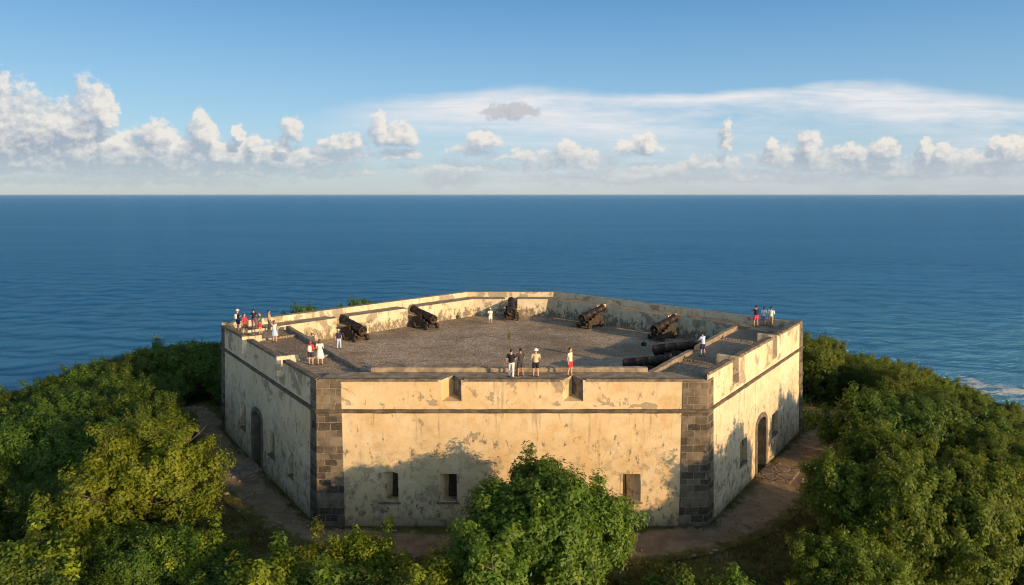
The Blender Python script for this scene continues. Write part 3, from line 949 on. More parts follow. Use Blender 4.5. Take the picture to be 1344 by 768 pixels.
def leaf_cloud(clumps, per, leaf, rs, spread, tone=None):
    """clumps: (n,6) centre + outward direction -> quads; returns V, F, tint"""
    n = len(clumps); c = np.repeat(clumps[:, :3], per, 0); o = np.repeat(clumps[:, 3:], per, 0)
    N = n * per
    off = rs.normal(0, 1, (N, 3)); off /= np.linalg.norm(off, axis=1)[:, None] + 1e-9
    off = off * (rs.random((N, 1)) ** .45) * spread
    off = off + o * np.abs((off * o).sum(1, keepdims=True)) * .5
    p = c + off
    nrm = off / spread * .8 + o * .5 + np.array([0, 0, .35]) + rs.normal(0, .45, (N, 3))
    nrm /= np.linalg.norm(nrm, axis=1)[:, None] + 1e-9
    t = rs.normal(0, 1, (N, 3)) + off / spread * .7; t -= nrm * (t * nrm).sum(1, keepdims=True); t /= np.linalg.norm(t, axis=1)[:, None] + 1e-9
    s = np.cross(nrm, t)
    L = leaf * rs.uniform(.8, 1.6, (N, 1)); Wd = L * rs.uniform(.20, .32, (N, 1))
    v0 = p - t * L * .5; v2 = p + t * L * .5 - nrm * L * .12
    v1 = p + s * Wd - t * L * .12 + nrm * L * .06; v3 = p - s * Wd - t * L * .12 + nrm * L * .06
    V = np.stack([v0, v1, v2, v3], 1).reshape(-1, 3)
    F = np.arange(N * 4).reshape(-1, 4)
    ct = rs.random(n) if tone is None else .45 * rs.random(n) + .55 * tone
    tint = np.clip(.62 * np.repeat(ct, per) + .38 * rs.random(N), 0, 1)
    return V, F, np.repeat(tint, 4)

def crown_mesh(name, seed, rx, ry, h0, h1, nlobe, nclump, per, leaf, spread, mat, openness=.0):
    rs = np.random.default_rng(seed)
    cz = (h0 + h1) / 2; rz = (h1 - h0) / 2
    lobes = []
    for k in range(nlobe):
        a = k * 2.39996 + rs.uniform(-.4, .4); q = (k + .5) / nlobe
        zz = 1 - 1.75 * q                       # from the top downwards
        rr = math.sqrt(max(0, 1 - zz * zz)) * rs.uniform(.5, .78)
        zc = zz * .66
        lr = rs.uniform(.20, .46); ex = rs.uniform(.88, 1.22)
        lobes.append((rr * ex * math.cos(a) * rx, rr * ex * math.sin(a) * ry, cz + zc * rz * rs.uniform(.85, 1.12), lr))
    lobes.append((0, 0, cz, .5))
    lob = np.array(lobes)
    w = lob[:, 3] ** 2; w /= w.sum()
    pick = rs.choice(len(lob), nclump, p=w)
    d = rs.normal(0, 1, (nclump, 3)); d[:, 2] += .25; d /= np.linalg.norm(d, axis=1)[:, None]
    rad = rs.uniform(.62, 1.06, (nclump, 1)) ** .6
    mr = (rx + ry + rz) / 3
    wv = np.ones(nclump)
    for _k in range(7):
        kv = rs.normal(0, 3.6, 3); wv += .085 * np.sin(d @ kv + pick * 1.7 + rs.uniform(0, 6.28))
    rad = rad * wv[:, None]
    c = lob[pick, :3] + d * rad * lob[pick, 3:4] * np.array([rx * .5 + mr * .5, ry * .5 + mr * .5, rz * .6 + mr * .4])
    # ragged outline
    c += rs.normal(0, .10, c.shape) * mr * .35
    # young shoots that stand out of the outline
    ns = nclump // 9
    w_ = d[:ns] * .55 + np.array([0, 0, .75]) + rs.normal(0, .25, (ns, 3)); w_ /= np.linalg.norm(w_, axis=1)[:, None]
    ok_ = d[:ns, 2] > -.1
    sh1 = (c[:ns] + w_ * rs.uniform(.35, .6, (ns, 1)))[ok_]; sh2 = (c[:ns] + w_ * rs.uniform(.7, 1.0, (ns, 1)))[ok_]
    tone = rs.random(len(lob))[pick]; tone = np.concatenate([tone, tone[:ns][ok_] * .3 + .7, tone[:ns][ok_][::2] * .3 + .7])
    c = np.vstack([c, sh1, sh2[::2]]); d = np.vstack([d, w_[ok_], w_[ok_][::2]])
    c[:, 2] = np.maximum(c[:, 2], h0 - .2)
    out = c - np.array([0, 0, cz - rz * .3]); out /= np.linalg.norm(out, axis=1)[:, None] + 1e-9
    o = d * .6 + out * .6; o /= np.linalg.norm(o, axis=1)[:, None] + 1e-9
    V, F, t = leaf_cloud(np.hstack([c, o]), per, leaf, rs, spread, tone)
    me = mesh_np(name, V, F)
    at = me.attributes.new('tint', 'FLOAT', 'POINT'); at.data.foreach_set('value', t.astype(np.float32))
    me.materials.append(mat)
    return me, lob

def trunk_mesh(name, seed, lob, h0, r0, lean=.3, multi=1, depth=-2.5):
    rs = random.Random(seed)
    mb = MB()
    fork = Vector((rs.uniform(-lean, lean), rs.uniform(-lean, lean), max(.5, h0 * .75)))
    mb.tube([(0, 0, depth), (0, 0, 0), (fork.x * .4, fork.y * .4, fork.z * .5), fork], [r0 * 1.3, r0 * 1.15, r0 * .9, r0 * .78], 9)
    for (x, y, z, lr) in lob:
        tgt = Vector((x, y, z)); mid = fork.lerp(tgt, .45) + Vector((rs.uniform(-.3, .3), rs.uniform(-.3, .3), rs.uniform(-.5, .1)))
        mb.tube([fork - Vector((0, 0, .15)), mid, tgt], [r0 * .5, r0 * .32, r0 * .12], 7)
        for _ in range(3):
            t2 = tgt + Vector((rs.uniform(-1, 1), rs.uniform(-1, 1), rs.uniform(-.2, .8))) * 1.1
            mb.tube([mid.lerp(tgt, .5), tgt.lerp(t2, .4), t2], [r0 * .2, r0 * .13, r0 * .05], 5)
    top = max(l[2] for l in lob)
    for _ in range(26):
        x, y, z, lr = rs.choice(lob)
        p = Vector((x, y, z)); o = (p - Vector((0, 0, h0 + (top - h0) * .3))).normalized()
        o = (o + Vector((rs.uniform(-.5, .5), rs.uniform(-.5, .5), rs.uniform(0, .7)))).normalized()
        L_ = rs.uniform(1.0, 1.9) * (top / 6.0)
        q = p + o * L_; m_ = p.lerp(q, .6) + Vector((rs.uniform(-.15, .15), rs.uniform(-.15, .15), 0))
        mb.tube([p, m_, q], [r0 * .16, r0 * .1, r0 * .03], 5)
        mb.tube([m_, m_ + (o + Vector((rs.uniform(-.8, .8), rs.uniform(-.8, .8), .2))).normalized() * L_ * .35], [r0 * .08, r0 * .025], 4)
    me = mb.mesh(name, True, False); me.materials.append(M_BARK)
    return me

def tree(name, label, group, loc, crown, trunk, rz=0, sc=1.0, cat='tree'):
    r = empty(name, loc, rz); r.scale = (sc, sc, sc) if not isinstance(sc, tuple) else sc
    tag(r, label, cat, group)
    a = link('crown', crown, None, r, False)
    if trunk is not None: b_ = link('trunk', trunk, None, r, False)
    return r
def gz(x, y): return float(terrain(np.array([x]), np.array([y]))[0])

protos = {}
def proto(key, seed, rx, ry, h0, h1, nlobe, nclump, per, leaf, spread, mat, r0):
    c, lob = crown_mesh('crown', seed, rx, ry, h0, h1, nlobe, nclump, per, leaf, spread, mat)
    protos[key] = (c, trunk_mesh('trunk', seed + 50, lob, h0, r0))
proto('centre', 11, 4.7, 4.2, .8, 7.4, 15, 1250, 95, .17, .42, M_LEAF, .24)
proto('right', 23, 6.2, 5.6, .3, 7.4, 18, 2100, 85, .17, .40, M_LEAF_LIT, .3)
proto('sunlit_r', 24, 6.2, 5.6, .3, 7.2, 18, 1900, 80, .16, .42, M_LEAF_SUN, .3)
proto('open', 31, 3.9, 3.6, 1.6, 6.4, 14, 400, 90, .15, .40, M_LEAF_Y, .16)
proto('forest_a', 41, 4.0, 3.7, .4, 5.6, 11, 850, 64, .18, .42, M_LEAF_D, .2)
proto('forest_b', 42, 3.6, 4.2, .4, 5.2, 10, 800, 64, .18, .42, M_LEAF_D, .2)
proto('forest_c', 43, 4.4, 4.0, .3, 6.2, 13, 950, 64, .19, .44, M_LEAF_D, .22)
proto('sunlit_a', 44, 4.0, 3.8, .4, 5.6, 13, 850, 64, .17, .42, M_LEAF_SUN, .2)
proto('sunlit_b', 45, 4.3, 4.0, .3, 6.0, 14, 900, 64, .17, .42, M_LEAF_SUN, .2)
proto('bush_y', 51, 2.0, 1.8, .0, 3.1, 9, 230, 80, .15, .34, M_LEAF_Y, .07)
proto('bush_g', 52, 1.8, 1.9, .0, 2.7, 8, 220, 76, .15, .34, M_LEAF, .07)
proto('shrub', 53, 1.2, 1.2, .0, 1.5, 6, 70, 30, .19, .26, M_LEAF, .04)

def put(key, label, group, x, y, sc=1.0, rz=None, dz=0.0, name='tree', cat='tree'):
    c, t = protos[key]
    s = sc if isinstance(sc, (int, float)) else sc[0]
    return tree(name, label, group, (x, y, gz(x, y) - .1 + dz), c, t, random.uniform(0, 6.28) if rz is None else rz, sc, cat)

put('centre', 'round green tree standing in front of the sunlit front wall', None, .95, 32.6, (1.08, .98, 1.0), .4, -1.0)
put('right', 'large dense round tree beside the dirt path below the door of the sunlit side wall', None, 21.4, 36.0, (.86, .86, .98), 1.1)
put('sunlit_r', 'large olive green tree behind the round tree, on the slope right of the fort', None, 34.0, 47.5, (.80, .80, .66), 3.4, -.8)
put('open', 'light yellow-green open tree with bare limbs showing, beside the shaded side wall', None, -21.0, 38.6, (1.12, 1.12, 1.05), 2.0)

# ---- wood on the slopes
def proj(x, y, z):
    h = CAM_H - z
    fw = y * math.cos(PITCH) + h * math.sin(PITCH); dn = h * math.cos(PITCH) - y * math.sin(PITCH)
    return 672 + FOC * x / fw, 384 + FOC * dn / fw, fw
SKY_L = [(-400, 560), (-60, 520), (0, 508), (50, 492), (100, 474), (150, 458), (200, 446), (250, 436), (300, 426), (330, 424), (380, 430)]
SKY_R = [(960, 440), (1052, 434), (1100, 444), (1150, 456), (1200, 468), (1250, 492), (1300, 512), (1344, 532), (1500, 590), (1800, 640)]
SKY_F = [(-400, 610), (0, 596), (90, 574), (140, 560), (215, 585), (250, 640), (305, 668), (340, 700), (470, 712), (560, 738), (620, 770), (900, 775), (1040, 770), (1060, 640), (1100, 600), (1200, 580), (1344, 590), (1800, 640)]
def interp(T, v):
    return float(np.interp(v, [p[0] for p in T], [p[1] for p in T]))
placed = [(1.35, 32.6, 4.0), (21.4, 36, 7.6), (33.5, 46.5, 5.0), (-21.0, 38.6, 4.2)]
KINDS = {'forest_a': (5.6, 3.9), 'forest_b': (5.2, 3.9), 'forest_c': (6.2, 4.2)}
rnd = random.Random(99)
cand = []
for _ in range(60000):
    x, y = rnd.uniform(-110, 110), rnd.uniform(2, 165)
    cand.append((x, y))
CX = np.array([c[0] for c in cand]); CY = np.array([c[1] for c in cand])
HD = hexdist(CX, CY); PD = pathdist(CX, CY); ZZ = terrain(CX, CY)
nL = nR = nF = nB = 0
for (x, y), hd, pd, z in zip(cand, HD, PD, ZZ):
    if x > 5 and y < 31.5: continue
    if hd < 5.5 or pd < 4.2 or hd > 92 or z < SEA_Z + 1.5: continue
    k = rnd.choice(list(KINDS)); h, r = KINDS[k]
    s = rnd.uniform(.72, 1.12) * (1.0 if hd < 40 else 1.15)
    near = y < 47
    if near and hd < 22: s *= .8
    px, py, fw = proj(x, y, z + h * s)
    if fw < 6: continue
    rp = r * s * FOC / fw
    if px < -260 or px > 1620: continue
    # never over the fort, the path or above the skyline of the wood
    ok = False
    for _t in range(4):
        px, py, fw = proj(x, y, z + h * s * 1.13); rp = r * s * FOC / fw * .8
        xs = (px - rp, px, px + rp)
        if near: lim = max(interp(SKY_F, v) for v in xs)
        elif x < 0:
            if y > 66 and px > 200: lim = 446 if px < 330 else 436
            else: lim = max(interp(SKY_L, v) - 4 for v in xs)
            if y < 58 and px + rp > 278: lim = 9999
        else:
            lim = max(interp(SKY_R, v) - 4 for v in xs)
            if y < 60 and px - rp < 1066: lim = 9999
        if y > 62 and 330 < px < 1050: lim = max(lim, 440)
        if py >= lim: ok = True; break
        s *= .85
    if not ok or s < .42: continue
    sep = 3.1 * s if hd > 25 else 2.9 * s
    if any((x - a) ** 2 + (y - b) ** 2 < (sep + .45 * c) ** 2 for a, b, c in placed): continue
    if py > 1000: continue
    placed.append((x, y, r * s * .75))
    if near and x < 5:
        lab, grp = 'dark green tree of the foreground wood left of the path', 'trees of the foreground wood'; nF += 1
    elif near:
        lab, grp = 'green tree on the near slope right of the large round tree', 'trees of the near right slope'; nF += 1
    elif x < 0:
        lab, grp = 'dark green tree of the shaded wood behind and beside the left wall', 'trees of the shaded wood'; nL += 1
    else:
        lab, grp = 'olive green tree of the sunlit wood on the slope above the surf', 'trees of the sunlit wood'; nR += 1
    if x > 0 and rnd.random() < .7: k = rnd.choice(['sunlit_a', 'sunlit_b'])
    put(k, lab, grp, x, y, (s, s, s * rnd.uniform(.92, 1.05)))
    if nL + nR + nF > 285: break
print('forest', nL, nR, nF)

for k, px in enumerate(range(8, 292, 19)):
    y = (60 + 11 * (px / 290.0)) + (k % 3) * 3.0
    py = interp(SKY_L, px) + (0, 5, 9)[k % 3]
    top = CAM_H - y * math.tan(PITCH + math.atan((py - 384) / FOC)); fw = y * math.cos(PITCH) + (CAM_H - top) * math.sin(PITCH); x = (px - 672) / FOC * fw
    hd = hexdist(np.array([x]), np.array([y]))[0]
    if hd < 3.6: y += 3.6 - hd; x -= (3.6 - hd) * .7
    g0 = gz(x, y); s = max(.6, (top - g0) / 6.9)
    w_ = min(s, 1.0) if hd > 7 else min(s, .75)
    put(('forest_a', 'forest_c', 'forest_b')[k % 3], 'dark green tree of the shaded wood behind and beside the left wall', 'trees of the shaded wood', x, y, (w_, w_, s))

# tree tops showing over the sunlit rear wall
for px, py, y in ((392, 405, 66.5), (466, 396, 73.5)):
    q = proj(0, y, 8)
    top = CAM_H - y * math.tan(PITCH + math.atan((py - 384) / FOC))
    fw = y * math.cos(PITCH) + (CAM_H - top) * math.sin(PITCH)
    x = (px - 672) / FOC * fw
    g0 = gz(x, y)
    s = (top - g0) / 6.0
    put('forest_c', 'green tree top peeping over the sunlit rear parapet' + (' near the group of people' if px < 420 else ' above the cannon nearest the kerb'), None, x, y, (.8, .8, s))

# bushes in front
for k, (key, px, py, y, lab) in enumerate((
        ('bush_y', 425, 704, 31.5, 'yellow-green bush at the foot of the left stone corner, second from the left'),
        ('bush_y', 487, 696, 32.3, 'tall yellow-green bush with upright shoots at the foot of the sunlit front wall'),
        ('bush_g', 380, 722, 30.0, 'green bush low in the foreground, leftmost of the bushes below the stone corner'),
        ('bush_y', 540, 738, 29.0, 'yellow-green bush low in the foreground beside the round tree'),
        ('bush_g', 455, 730, 28.6, 'green bush half hidden in front of the tall yellow-green bush'),
        ('bush_y', 330, 735, 28.6, 'yellow-green bush below the path at the edge of the foreground wood'),
        ('bush_y', 262, 690, 33.0, 'yellow-green bush under the open light tree'),
        ('bush_y', 120, 640, 36.0, 'yellow-tipped bush standing clear of the foreground wood'),
        ('bush_y', 60, 690, 32.0, 'yellow-tipped bush low in the lower left corner'),
        ('bush_g', 880, 752, 29.8, 'low dark bush in the grass right of the round front tree'),
        ('bush_g', 970, 760, 29.0, 'low dark bush in the grass left of the large dense tree'))):
    top = CAM_H - y * math.tan(PITCH + math.atan((py - 384) / FOC))
    fw = y * math.cos(PITCH) + (CAM_H - top) * math.sin(PITCH); x = (px - 672) / FOC * fw
    hh = 3.55 if key == 'bush_y' else 3.1
    g0 = gz(x, y); s = min(1.5, max(.4, (top - g0) / hh))
    put(key, lab, 'bushes in the foreground', x, y, (max(.8, s), max(.8, s), s), name='bush', cat='bush')

# undergrowth and grass: nobody could count these
def scatter(name, n, region, per, leaf, spread, mat, seed, lift, avoid, up=1.0):
    rs = np.random.default_rng(seed)
    x = rs.uniform(region[0], region[1], n * 6); y = rs.uniform(region[2], region[3], n * 6)
    hd = hexdist(x, y); pd = pathdist(x, y)
    k = np.where(avoid(x, y, hd, pd, rs.random(n * 6)))[0][:n]
    x, y = x[k], y[k]; z = terrain(x, y)
    cl = np.stack([x, y, z + lift * rs.uniform(.5, 1.3, len(x)), np.zeros(len(x)), np.zeros(len(x)), np.full(len(x), up)], 1)
    V, F, t = leaf_cloud(cl, per, leaf, rs, spread)
    me = mesh_np(name, V, F); at = me.attributes.new('tint', 'FLOAT', 'POINT'); at.data.foreach_set('value', t.astype(np.float32))
    me.materials.append(mat)
    o = link(name, me); tag(o, kind='stuff'); return o
scatter('undergrowth', 9000, (-75, 75, 14, 110), 22, .24, .42, M_LEAF_D, 5, .25, lambda x, y, h, p, r: (h > 5.0) & (h < 45) & (p > 3.0) & (y + r * 6 > 24))
def blades(n, seed):
    rs = np.random.default_rng(seed)
    x = rs.uniform(-34, 34, n * 5); y = rs.uniform(22, 66, n * 5)
    hd = hexdist(x, y); pd = pathdist(x, y)
    pat = np.sin(x * .9 + 1.7 * np.sin(y * .6)) * np.sin(y * .8 + 1.3 * np.sin(x * .5))
    k = np.where((hd > .12) & (hd < 13) & ((pd > 1.5 + .5 * pat) | (hd < .6)) & (rs.random(n * 5) < .55 + .45 * pat))[0][:n]
    x, y = x[k], y[k]; N = len(x)
    z = terrain(x, y)
    h = rs.uniform(.06, .24, N); a = rs.uniform(0, 6.28, N); w = rs.uniform(.012, .03, N)
    lx, ly = rs.normal(0, .09, N), rs.normal(0, .09, N)
    c, s = np.cos(a) * w, np.sin(a) * w
    V = np.stack([np.stack([x - c, y - s, z - .02], 1), np.stack([x + c, y + s, z - .02], 1), np.stack([x + lx + c * .2, y + ly + s * .2, z + h], 1), np.stack([x + lx - c * .2, y + ly - s * .2, z + h], 1)], 1).reshape(-1, 3)
    me = mesh_np('grass', V, np.arange(N * 4).reshape(-1, 4))
    at = me.attributes.new('tint', 'FLOAT', 'POINT'); at.data.foreach_set('value', np.repeat(rs.random(N), 4).astype(np.float32))
    return me
M_GRASS = mat_leaf('grass_blades', (.05, .055, .014), (.10, .095, .026), (.20, .155, .05), .3)
rs_ = np.random.default_rng(12)
mbp = MB()
k_ = 0
while k_ < 420:
    t_ = PATH[rs_.integers(len(PATH))] + rs_.normal(0, 1.5, 2)
    if hexdist(t_[:1], t_[1:])[0] < .25: continue
    r_ = rs_.uniform(.03, .13) * (1.6 if rs_.random() < .06 else 1)
    mbp.ball((t_[0], t_[1], gz(t_[0], t_[1]) + .05 + r_ * .25), (r_ * rs_.uniform(.8, 1.4), r_, r_ * .6), 6, 4, Matrix.Rotation(rs_.uniform(0, 6), 3, 'Z'))
    k_ += 1
pb = link('pebbles', mbp.mesh('pebbles'), mat_plain('pebble_stone', (.16, .135, .105), (.36, .30, .23), 3, .9, .4)); tag(pb, kind='stuff')
gr = link('grass', blades(110000, 9), M_GRASS); tag(gr, kind='stuff')

# weed stalk on the courtyard
wr = empty('weed'); wr.location = un(668, 446, COURT); tag(wr, 'dry thin weed stalk growing alone in the middle of the courtyard paving', 'weed')
mb = MB(); mb.tube([(0, 0, -.02), (.03, .02, .5), (-.02, 0, 1.0), (.02, 0, 1.45)], [.035, .03, .022, .01], 6)
for q in range(7):
    a_ = q * 2.4; z_ = .35 + q * .14
    mb.tube([(0, 0, z_), (.12 * math.cos(a_), .12 * math.sin(a_), z_ + .12)], [.012, .005], 5)
link('stem', mb.mesh('stem'), M_BARK, wr, False)
rs_ = np.random.default_rng(4)
cl = np.array([[.1 * math.cos(k * 2.4), .1 * math.sin(k * 2.4), .12 + .05 * k, 0, 0, 1] for k in range(9)])
V, F, t = leaf_cloud(cl, 9, .12, rs_, .14)
me = mesh_np('leaves', V, F); at = me.attributes.new('tint', 'FLOAT', 'POINT'); at.data.foreach_set('value', t.astype(np.float32))
link('leaves', me, M_LEAF_Y, wr, False)

# ------------------------------------------------------------------ people
def flat(name, c, rough=.8):
    m, nt, b, _ = material(name)
    P = nt.n('ShaderNodeTexCoord').outputs['Object']
    f = nt.noise(P, 14, 4, .6)
    finish(nt, b, nt.mix(nt.m('MULTIPLY', nt.ss(f, .35, .7), .4), c, tuple(min(1, x * .75) for x in c)), rough, f, .3, .01, .25)
    return m
CLOTH = {k: flat('cloth_' + k, v) for k, v in dict(
    black=(.018, .018, .022), charcoal=(.045, .048, .058), white=(.74, .72, .68), red=(.55, .035, .04), pink=(.62, .07, .16), navy=(.025, .035, .10),
    lightblue=(.42, .55, .74), blue=(.14, .22, .42), beige=(.55, .45, .30), tan=(.42, .30, .17), green=(.05, .09, .06), cream=(.68, .60, .46), maroon=(.20, .03, .045), purple=(.16, .06, .14), grey=(.28, .28, .30)).items()}
SKIN = [flat('skin_light', (.52, .31, .21), .55), flat('skin_tan', (.38, .21, .13), .55), flat('skin_brown', (.20, .105, .06), .55)]
HAIR = {k: flat('hair_' + k, v, .5) for k, v in dict(dark=(.018, .013, .010), brown=(.07, .04, .022), auburn=(.16, .06, .03), blond=(.42, .30, .13)).items()}
M_EYE = flat('eye_dark', (.03, .02, .018), .2); M_LIP = flat('lip', (.36, .13, .11), .5)
M_SHOE = flat('shoe', (.10, .09, .085), .6); M_SHOEW = flat('shoe_pale', (.55, .53, .5), .6)

def remesh(mb, vox, smooth=4):
    me = mb.mesh('tmp', False)
    o = bpy.data.objects.new('tmp', me); COL.objects.link(o)
    r = o.modifiers.new('r', 'REMESH'); r.mode = 'VOXEL'; r.voxel_size = vox; r.use_smooth_shade = True
    s = o.modifiers.new('s', 'SMOOTH'); s.factor = .5; s.iterations = smooth
    out = evaluated(o)
    bpy.data.objects.remove(o); bpy.data.meshes.remove(me)
    out.materials.clear()
    for p in out.polygons: p.use_smooth = True
    return out

def joints(arms, stance, female, lean):
    """faces -Y. arms: pose of (left, right); returns a dict of points"""
    J = {}
    sh = .175 if female else .20
    hp = .10 if female else .095
    J['pel'] = Vector((0, 0, .95)); J['waist'] = Vector((0, .0, 1.10)); J['chest'] = Vector((0, .01 - lean * .3, 1.30)); J['neck'] = Vector((0, .02 - lean * .55, 1.48)); J['head'] = Vector((0, -.01 - lean * .7, 1.635))
    for sd, nm in ((1, 'l'), (-1, 'r')):
        J['hip' + nm] = Vector((sd * hp, 0, .92))
        st = stance if sd == 1 else -stance
        J['knee' + nm] = Vector((sd * (hp + .025), -.02 - st * .5, .50)); J['ank' + nm] = Vector((sd * (hp + .045), .02 - st, .085)); J['toe' + nm] = Vector((sd * (hp + .075), -.15 - st, .035))
        S = Vector((sd * sh, .02 - lean * .5, 1.42)); J['sh' + nm] = S
        p = arms[0] if sd == 1 else arms[1]
        if p == 'down': E = S + Vector((sd * .07, .03, -.29)); Wr = E + Vector((sd * .02, -.06, -.25))
        elif p == 'hip': E = S + Vector((sd * .20, .08, -.22)); Wr = E + Vector((-sd * .16, -.10, -.14))
        elif p == 'front': E = S + Vector((sd * .07, -.02, -.28)); Wr = E + Vector((-sd * .14, -.20, .05))
        elif p == 'phone': E = S + Vector((sd * .06, -.14, -.22)); Wr = E + Vector((-sd * .10, -.16, .19))
        elif p == 'raise': E = S + Vector((sd * .16, -.06, .06)); Wr = E + Vector((-sd * .16, -.06, .17))
        elif p == 'rail': E = S + Vector((sd * .08, -.14, -.24)); Wr = E + Vector((0, -.24, -.09))
        elif p == 'cross': E = S + Vector((sd * .06, -.06, -.27)); Wr = E + Vector((-sd * .24, -.14, .03))
        J['el' + nm] = E; J['wr' + nm] = Wr
        d = (Wr - E).normalized(); J['hd' + nm] = Wr + d * .085
    return J

def make_person(label, loc, rz, H=1.74, female=False, skin=0, hair='dark', hairlen=0, top='white', sleeve=.5, bottom=('shorts', 'navy'), arms=('down', 'down'), stance=.06, lean=0.0, hat=None, bag=None, item=None, shoe=0, group=None):
    J = joints(arms, stance, female, lean)
    k = H / 1.76
    root = empty('person', loc, rz); tag(root, label, 'person', group); root.scale = (k, k, k)
    sk = SKIN[skin]
    wd = .9 if female else 1.0
    mb = MB()
    mb.tube([J['pel'] - Vector((0, 0, .09)), J['pel'], J['waist'], J['chest'], J['chest'] + Vector((0, 0, .10)), J['neck'] - Vector((0, 0, .03))],
            [(.13, .10), (.165, .115), (.135 * wd, .10), (.165 * wd, .115), (.155 * wd, .10), (.07, .065)], 16)
    mb.tube([J['neck'] - Vector((0, 0, .08)), J['neck'], J['head'] - Vector((0, 0, .04))], [.065, .055, .055], 10)
    hc = J['head']
    mb.ball(hc + Vector((0, .01, .02)), (.078, .098, .108), 16, 12); mb.ball(hc + Vector((0, -.022, -.055)), (.056, .066, .058), 12, 10)
    mb.tube([hc + Vector((0, -.085, .025)), hc + Vector((0, -.114, -.018)), hc + Vector((0, -.09, -.03))], [.010, .017, .012], 6)
    for sd in (-1, 1): mb.ball(hc + Vector((sd * .079, .012, -.005)), (.012, .02, .032), 8, 6)
    for nm, sd in (('l', 1), ('r', -1)):
        mb.tube([J['hip' + nm] + Vector((0, 0, .05)), J['hip' + nm] * .55 + J['knee' + nm] * .45, J['knee' + nm], J['knee' + nm] * .62 + J['ank' + nm] * .38 + Vector((0, .018, 0)), J['ank' + nm]], [.095, .078, .055, .058, .038], 12)
        mb.tube([J['ank' + nm] + Vector((0, .045, -.045)), J['ank' + nm] + Vector((0, -.03, -.035)), J['toe' + nm]], [.036, .044, .032], 10)
        mb.tube([J['sh' + nm] - Vector((sd * .06, 0, .02)), J['sh' + nm], J['sh' + nm] * .5 + J['el' + nm] * .5, J['el' + nm], J['el' + nm] * .6 + J['wr' + nm] * .4, J['wr' + nm]], [.055, .056, .046, .038, .037, .026], 10)
        # hand: palm, four unequal bent fingers, thumb from the side
        W_, Hd = J['wr' + nm], J['hd' + nm]; d = (Hd - W_).normalized()
        sx = Vector((0, 1, 0)); sx = (sx - d * d.dot(sx)); sx = sx.normalized() if sx.length > .1 else Vector((1, 0, 0))
        nn_ = d.cross(sx) * (-sd)
        mb.tube([W_ - d * .02, W_ + d * .04, Hd], [(.026, .022), (.040, .018), (.040, .016)] if abs(d.x) < .8 else [.026, .028, .028], 10)
        for f_, fl in enumerate((.068, .078, .072, .056)):
            b0 = Hd + sx * (-.030 + .020 * f_) - d * .02
            m1 = b0 + d * fl * .6 + nn_ * .006; e1 = m1 + d * fl * .45 + nn_ * .022
            mb.tube([b0, m1, e1], [.0095, .0088, .0075], 6)
        b0 = W_ + d * .03 - sx * .035; mb.tube([b0, b0 + d * .035 - sx * .022, b0 + d * .07 - sx * .024 + nn_ * .01], [.012, .0105, .008], 6)
    body = remesh(mb, .0115, 3)
    body.materials.append(sk); body.materials.append(M_EYE); body.materials.append(M_LIP)
    # eyes and mouth belong to the same mesh
    bm = bmesh.new(); bm.from_mesh(body)
    ex = MB()
    for sd in (-1, 1): ex.ball(hc + Vector((sd * .031, -.082, .012)), (.013, .010, .008), 8, 6)
    nb = len(ex.f); ex.ball(hc + Vector((0, -.083, -.062)), (.024, .010, .007), 8, 6)
    vs = [bm.verts.new(v) for v in ex.v]
    for fi, f in enumerate(ex.f):
        nf = bm.faces.new([vs[i] for i in f]); nf.material_index = 1 if fi < nb else 2; nf.smooth = True
    bm.to_mesh(body); bm.free()
    link('body', body, None, root, False)
    # shirt
    if top:
        dress = bottom[0] == 'dress'
        mb = MB()
        lo = J['pel'] - Vector((0, 0, .03 if not dress else .05))
        mb.tube([lo, J['waist'], J['chest'], J['chest'] + Vector((0, 0, .105)), J['neck'] - Vector((0, 0, .035))],
                [(.183, .138), (.160 * wd, .127), (.186 * wd, .138), (.172 * wd, .118), (.085, .08)], 18)
        for nm, sd in (('l', 1), ('r', -1)):
            S, E, Wr = J['sh' + nm], J['el' + nm], J['wr' + nm]
            if sleeve <= .55: pts = [S - Vector((sd * .07, 0, .02)), S + Vector((0, 0, .004)), S.lerp(E, max(.12, sleeve * 1.4))]; rr = [.066, .064, .062]
            else: pts = [S - Vector((sd * .07, 0, .02)), S, E, Wr.lerp(E, .1)]; rr = [.066, .064, .052, .040]
            mb.tube(pts, rr, 12)
        link('shirt' if not dress else 'bodice', remesh(mb, .015, 3), CLOTH[top], root, False)
    kind, colr = bottom
    if kind in ('shorts', 'trousers'):
        mb = MB()
        mb.tube([J['pel'] - Vector((0, 0, .11)), J['pel'] - Vector((0, 0, .04)), J['pel'] + Vector((0, 0, .09))], [(.15, .12), (.186, .137), (.165, .125)], 18)
        for nm, sd in (('l', 1), ('r', -1)):
            h_, kn, an = J['hip' + nm], J['knee' + nm], J['ank' + nm]
            if kind == 'shorts': mb.tube([h_, h_.lerp(kn, .5), h_.lerp(kn, .88)], [.112, .105, .098], 14)
            else: mb.tube([h_, h_.lerp(kn, .5), kn, kn.lerp(an, .5), an + Vector((0, 0, .01))], [.112, .096, .078, .072, .062], 14)
        link(kind, remesh(mb, .015, 3), CLOTH[colr], root, False)
    else:
        z1 = 1.05 if kind == 'skirt' else 1.10; z0 = .50 if kind == 'skirt' else .46
        mb = MB(); n = 36; V = []
        for z in (z1, .96, .80, .62, z0):
            t = (z1 - z) / (z1 - z0)
            for q in range(n):
                a_ = 2 * PI * q / n; r_ = (.155 + .12 * t ** .8) * (1 + .05 * t * math.sin(a_ * 8))
                V.append((r_ * math.cos(a_), r_ * .8 * math.sin(a_), z))
        F = [(i * n + q, i * n + (q + 1) % n, (i + 1) * n + (q + 1) % n, (i + 1) * n + q) for i in range(4) for q in range(n)]
        F += [tuple(range(n)), tuple(range(4 * n, 5 * n))[::-1]]
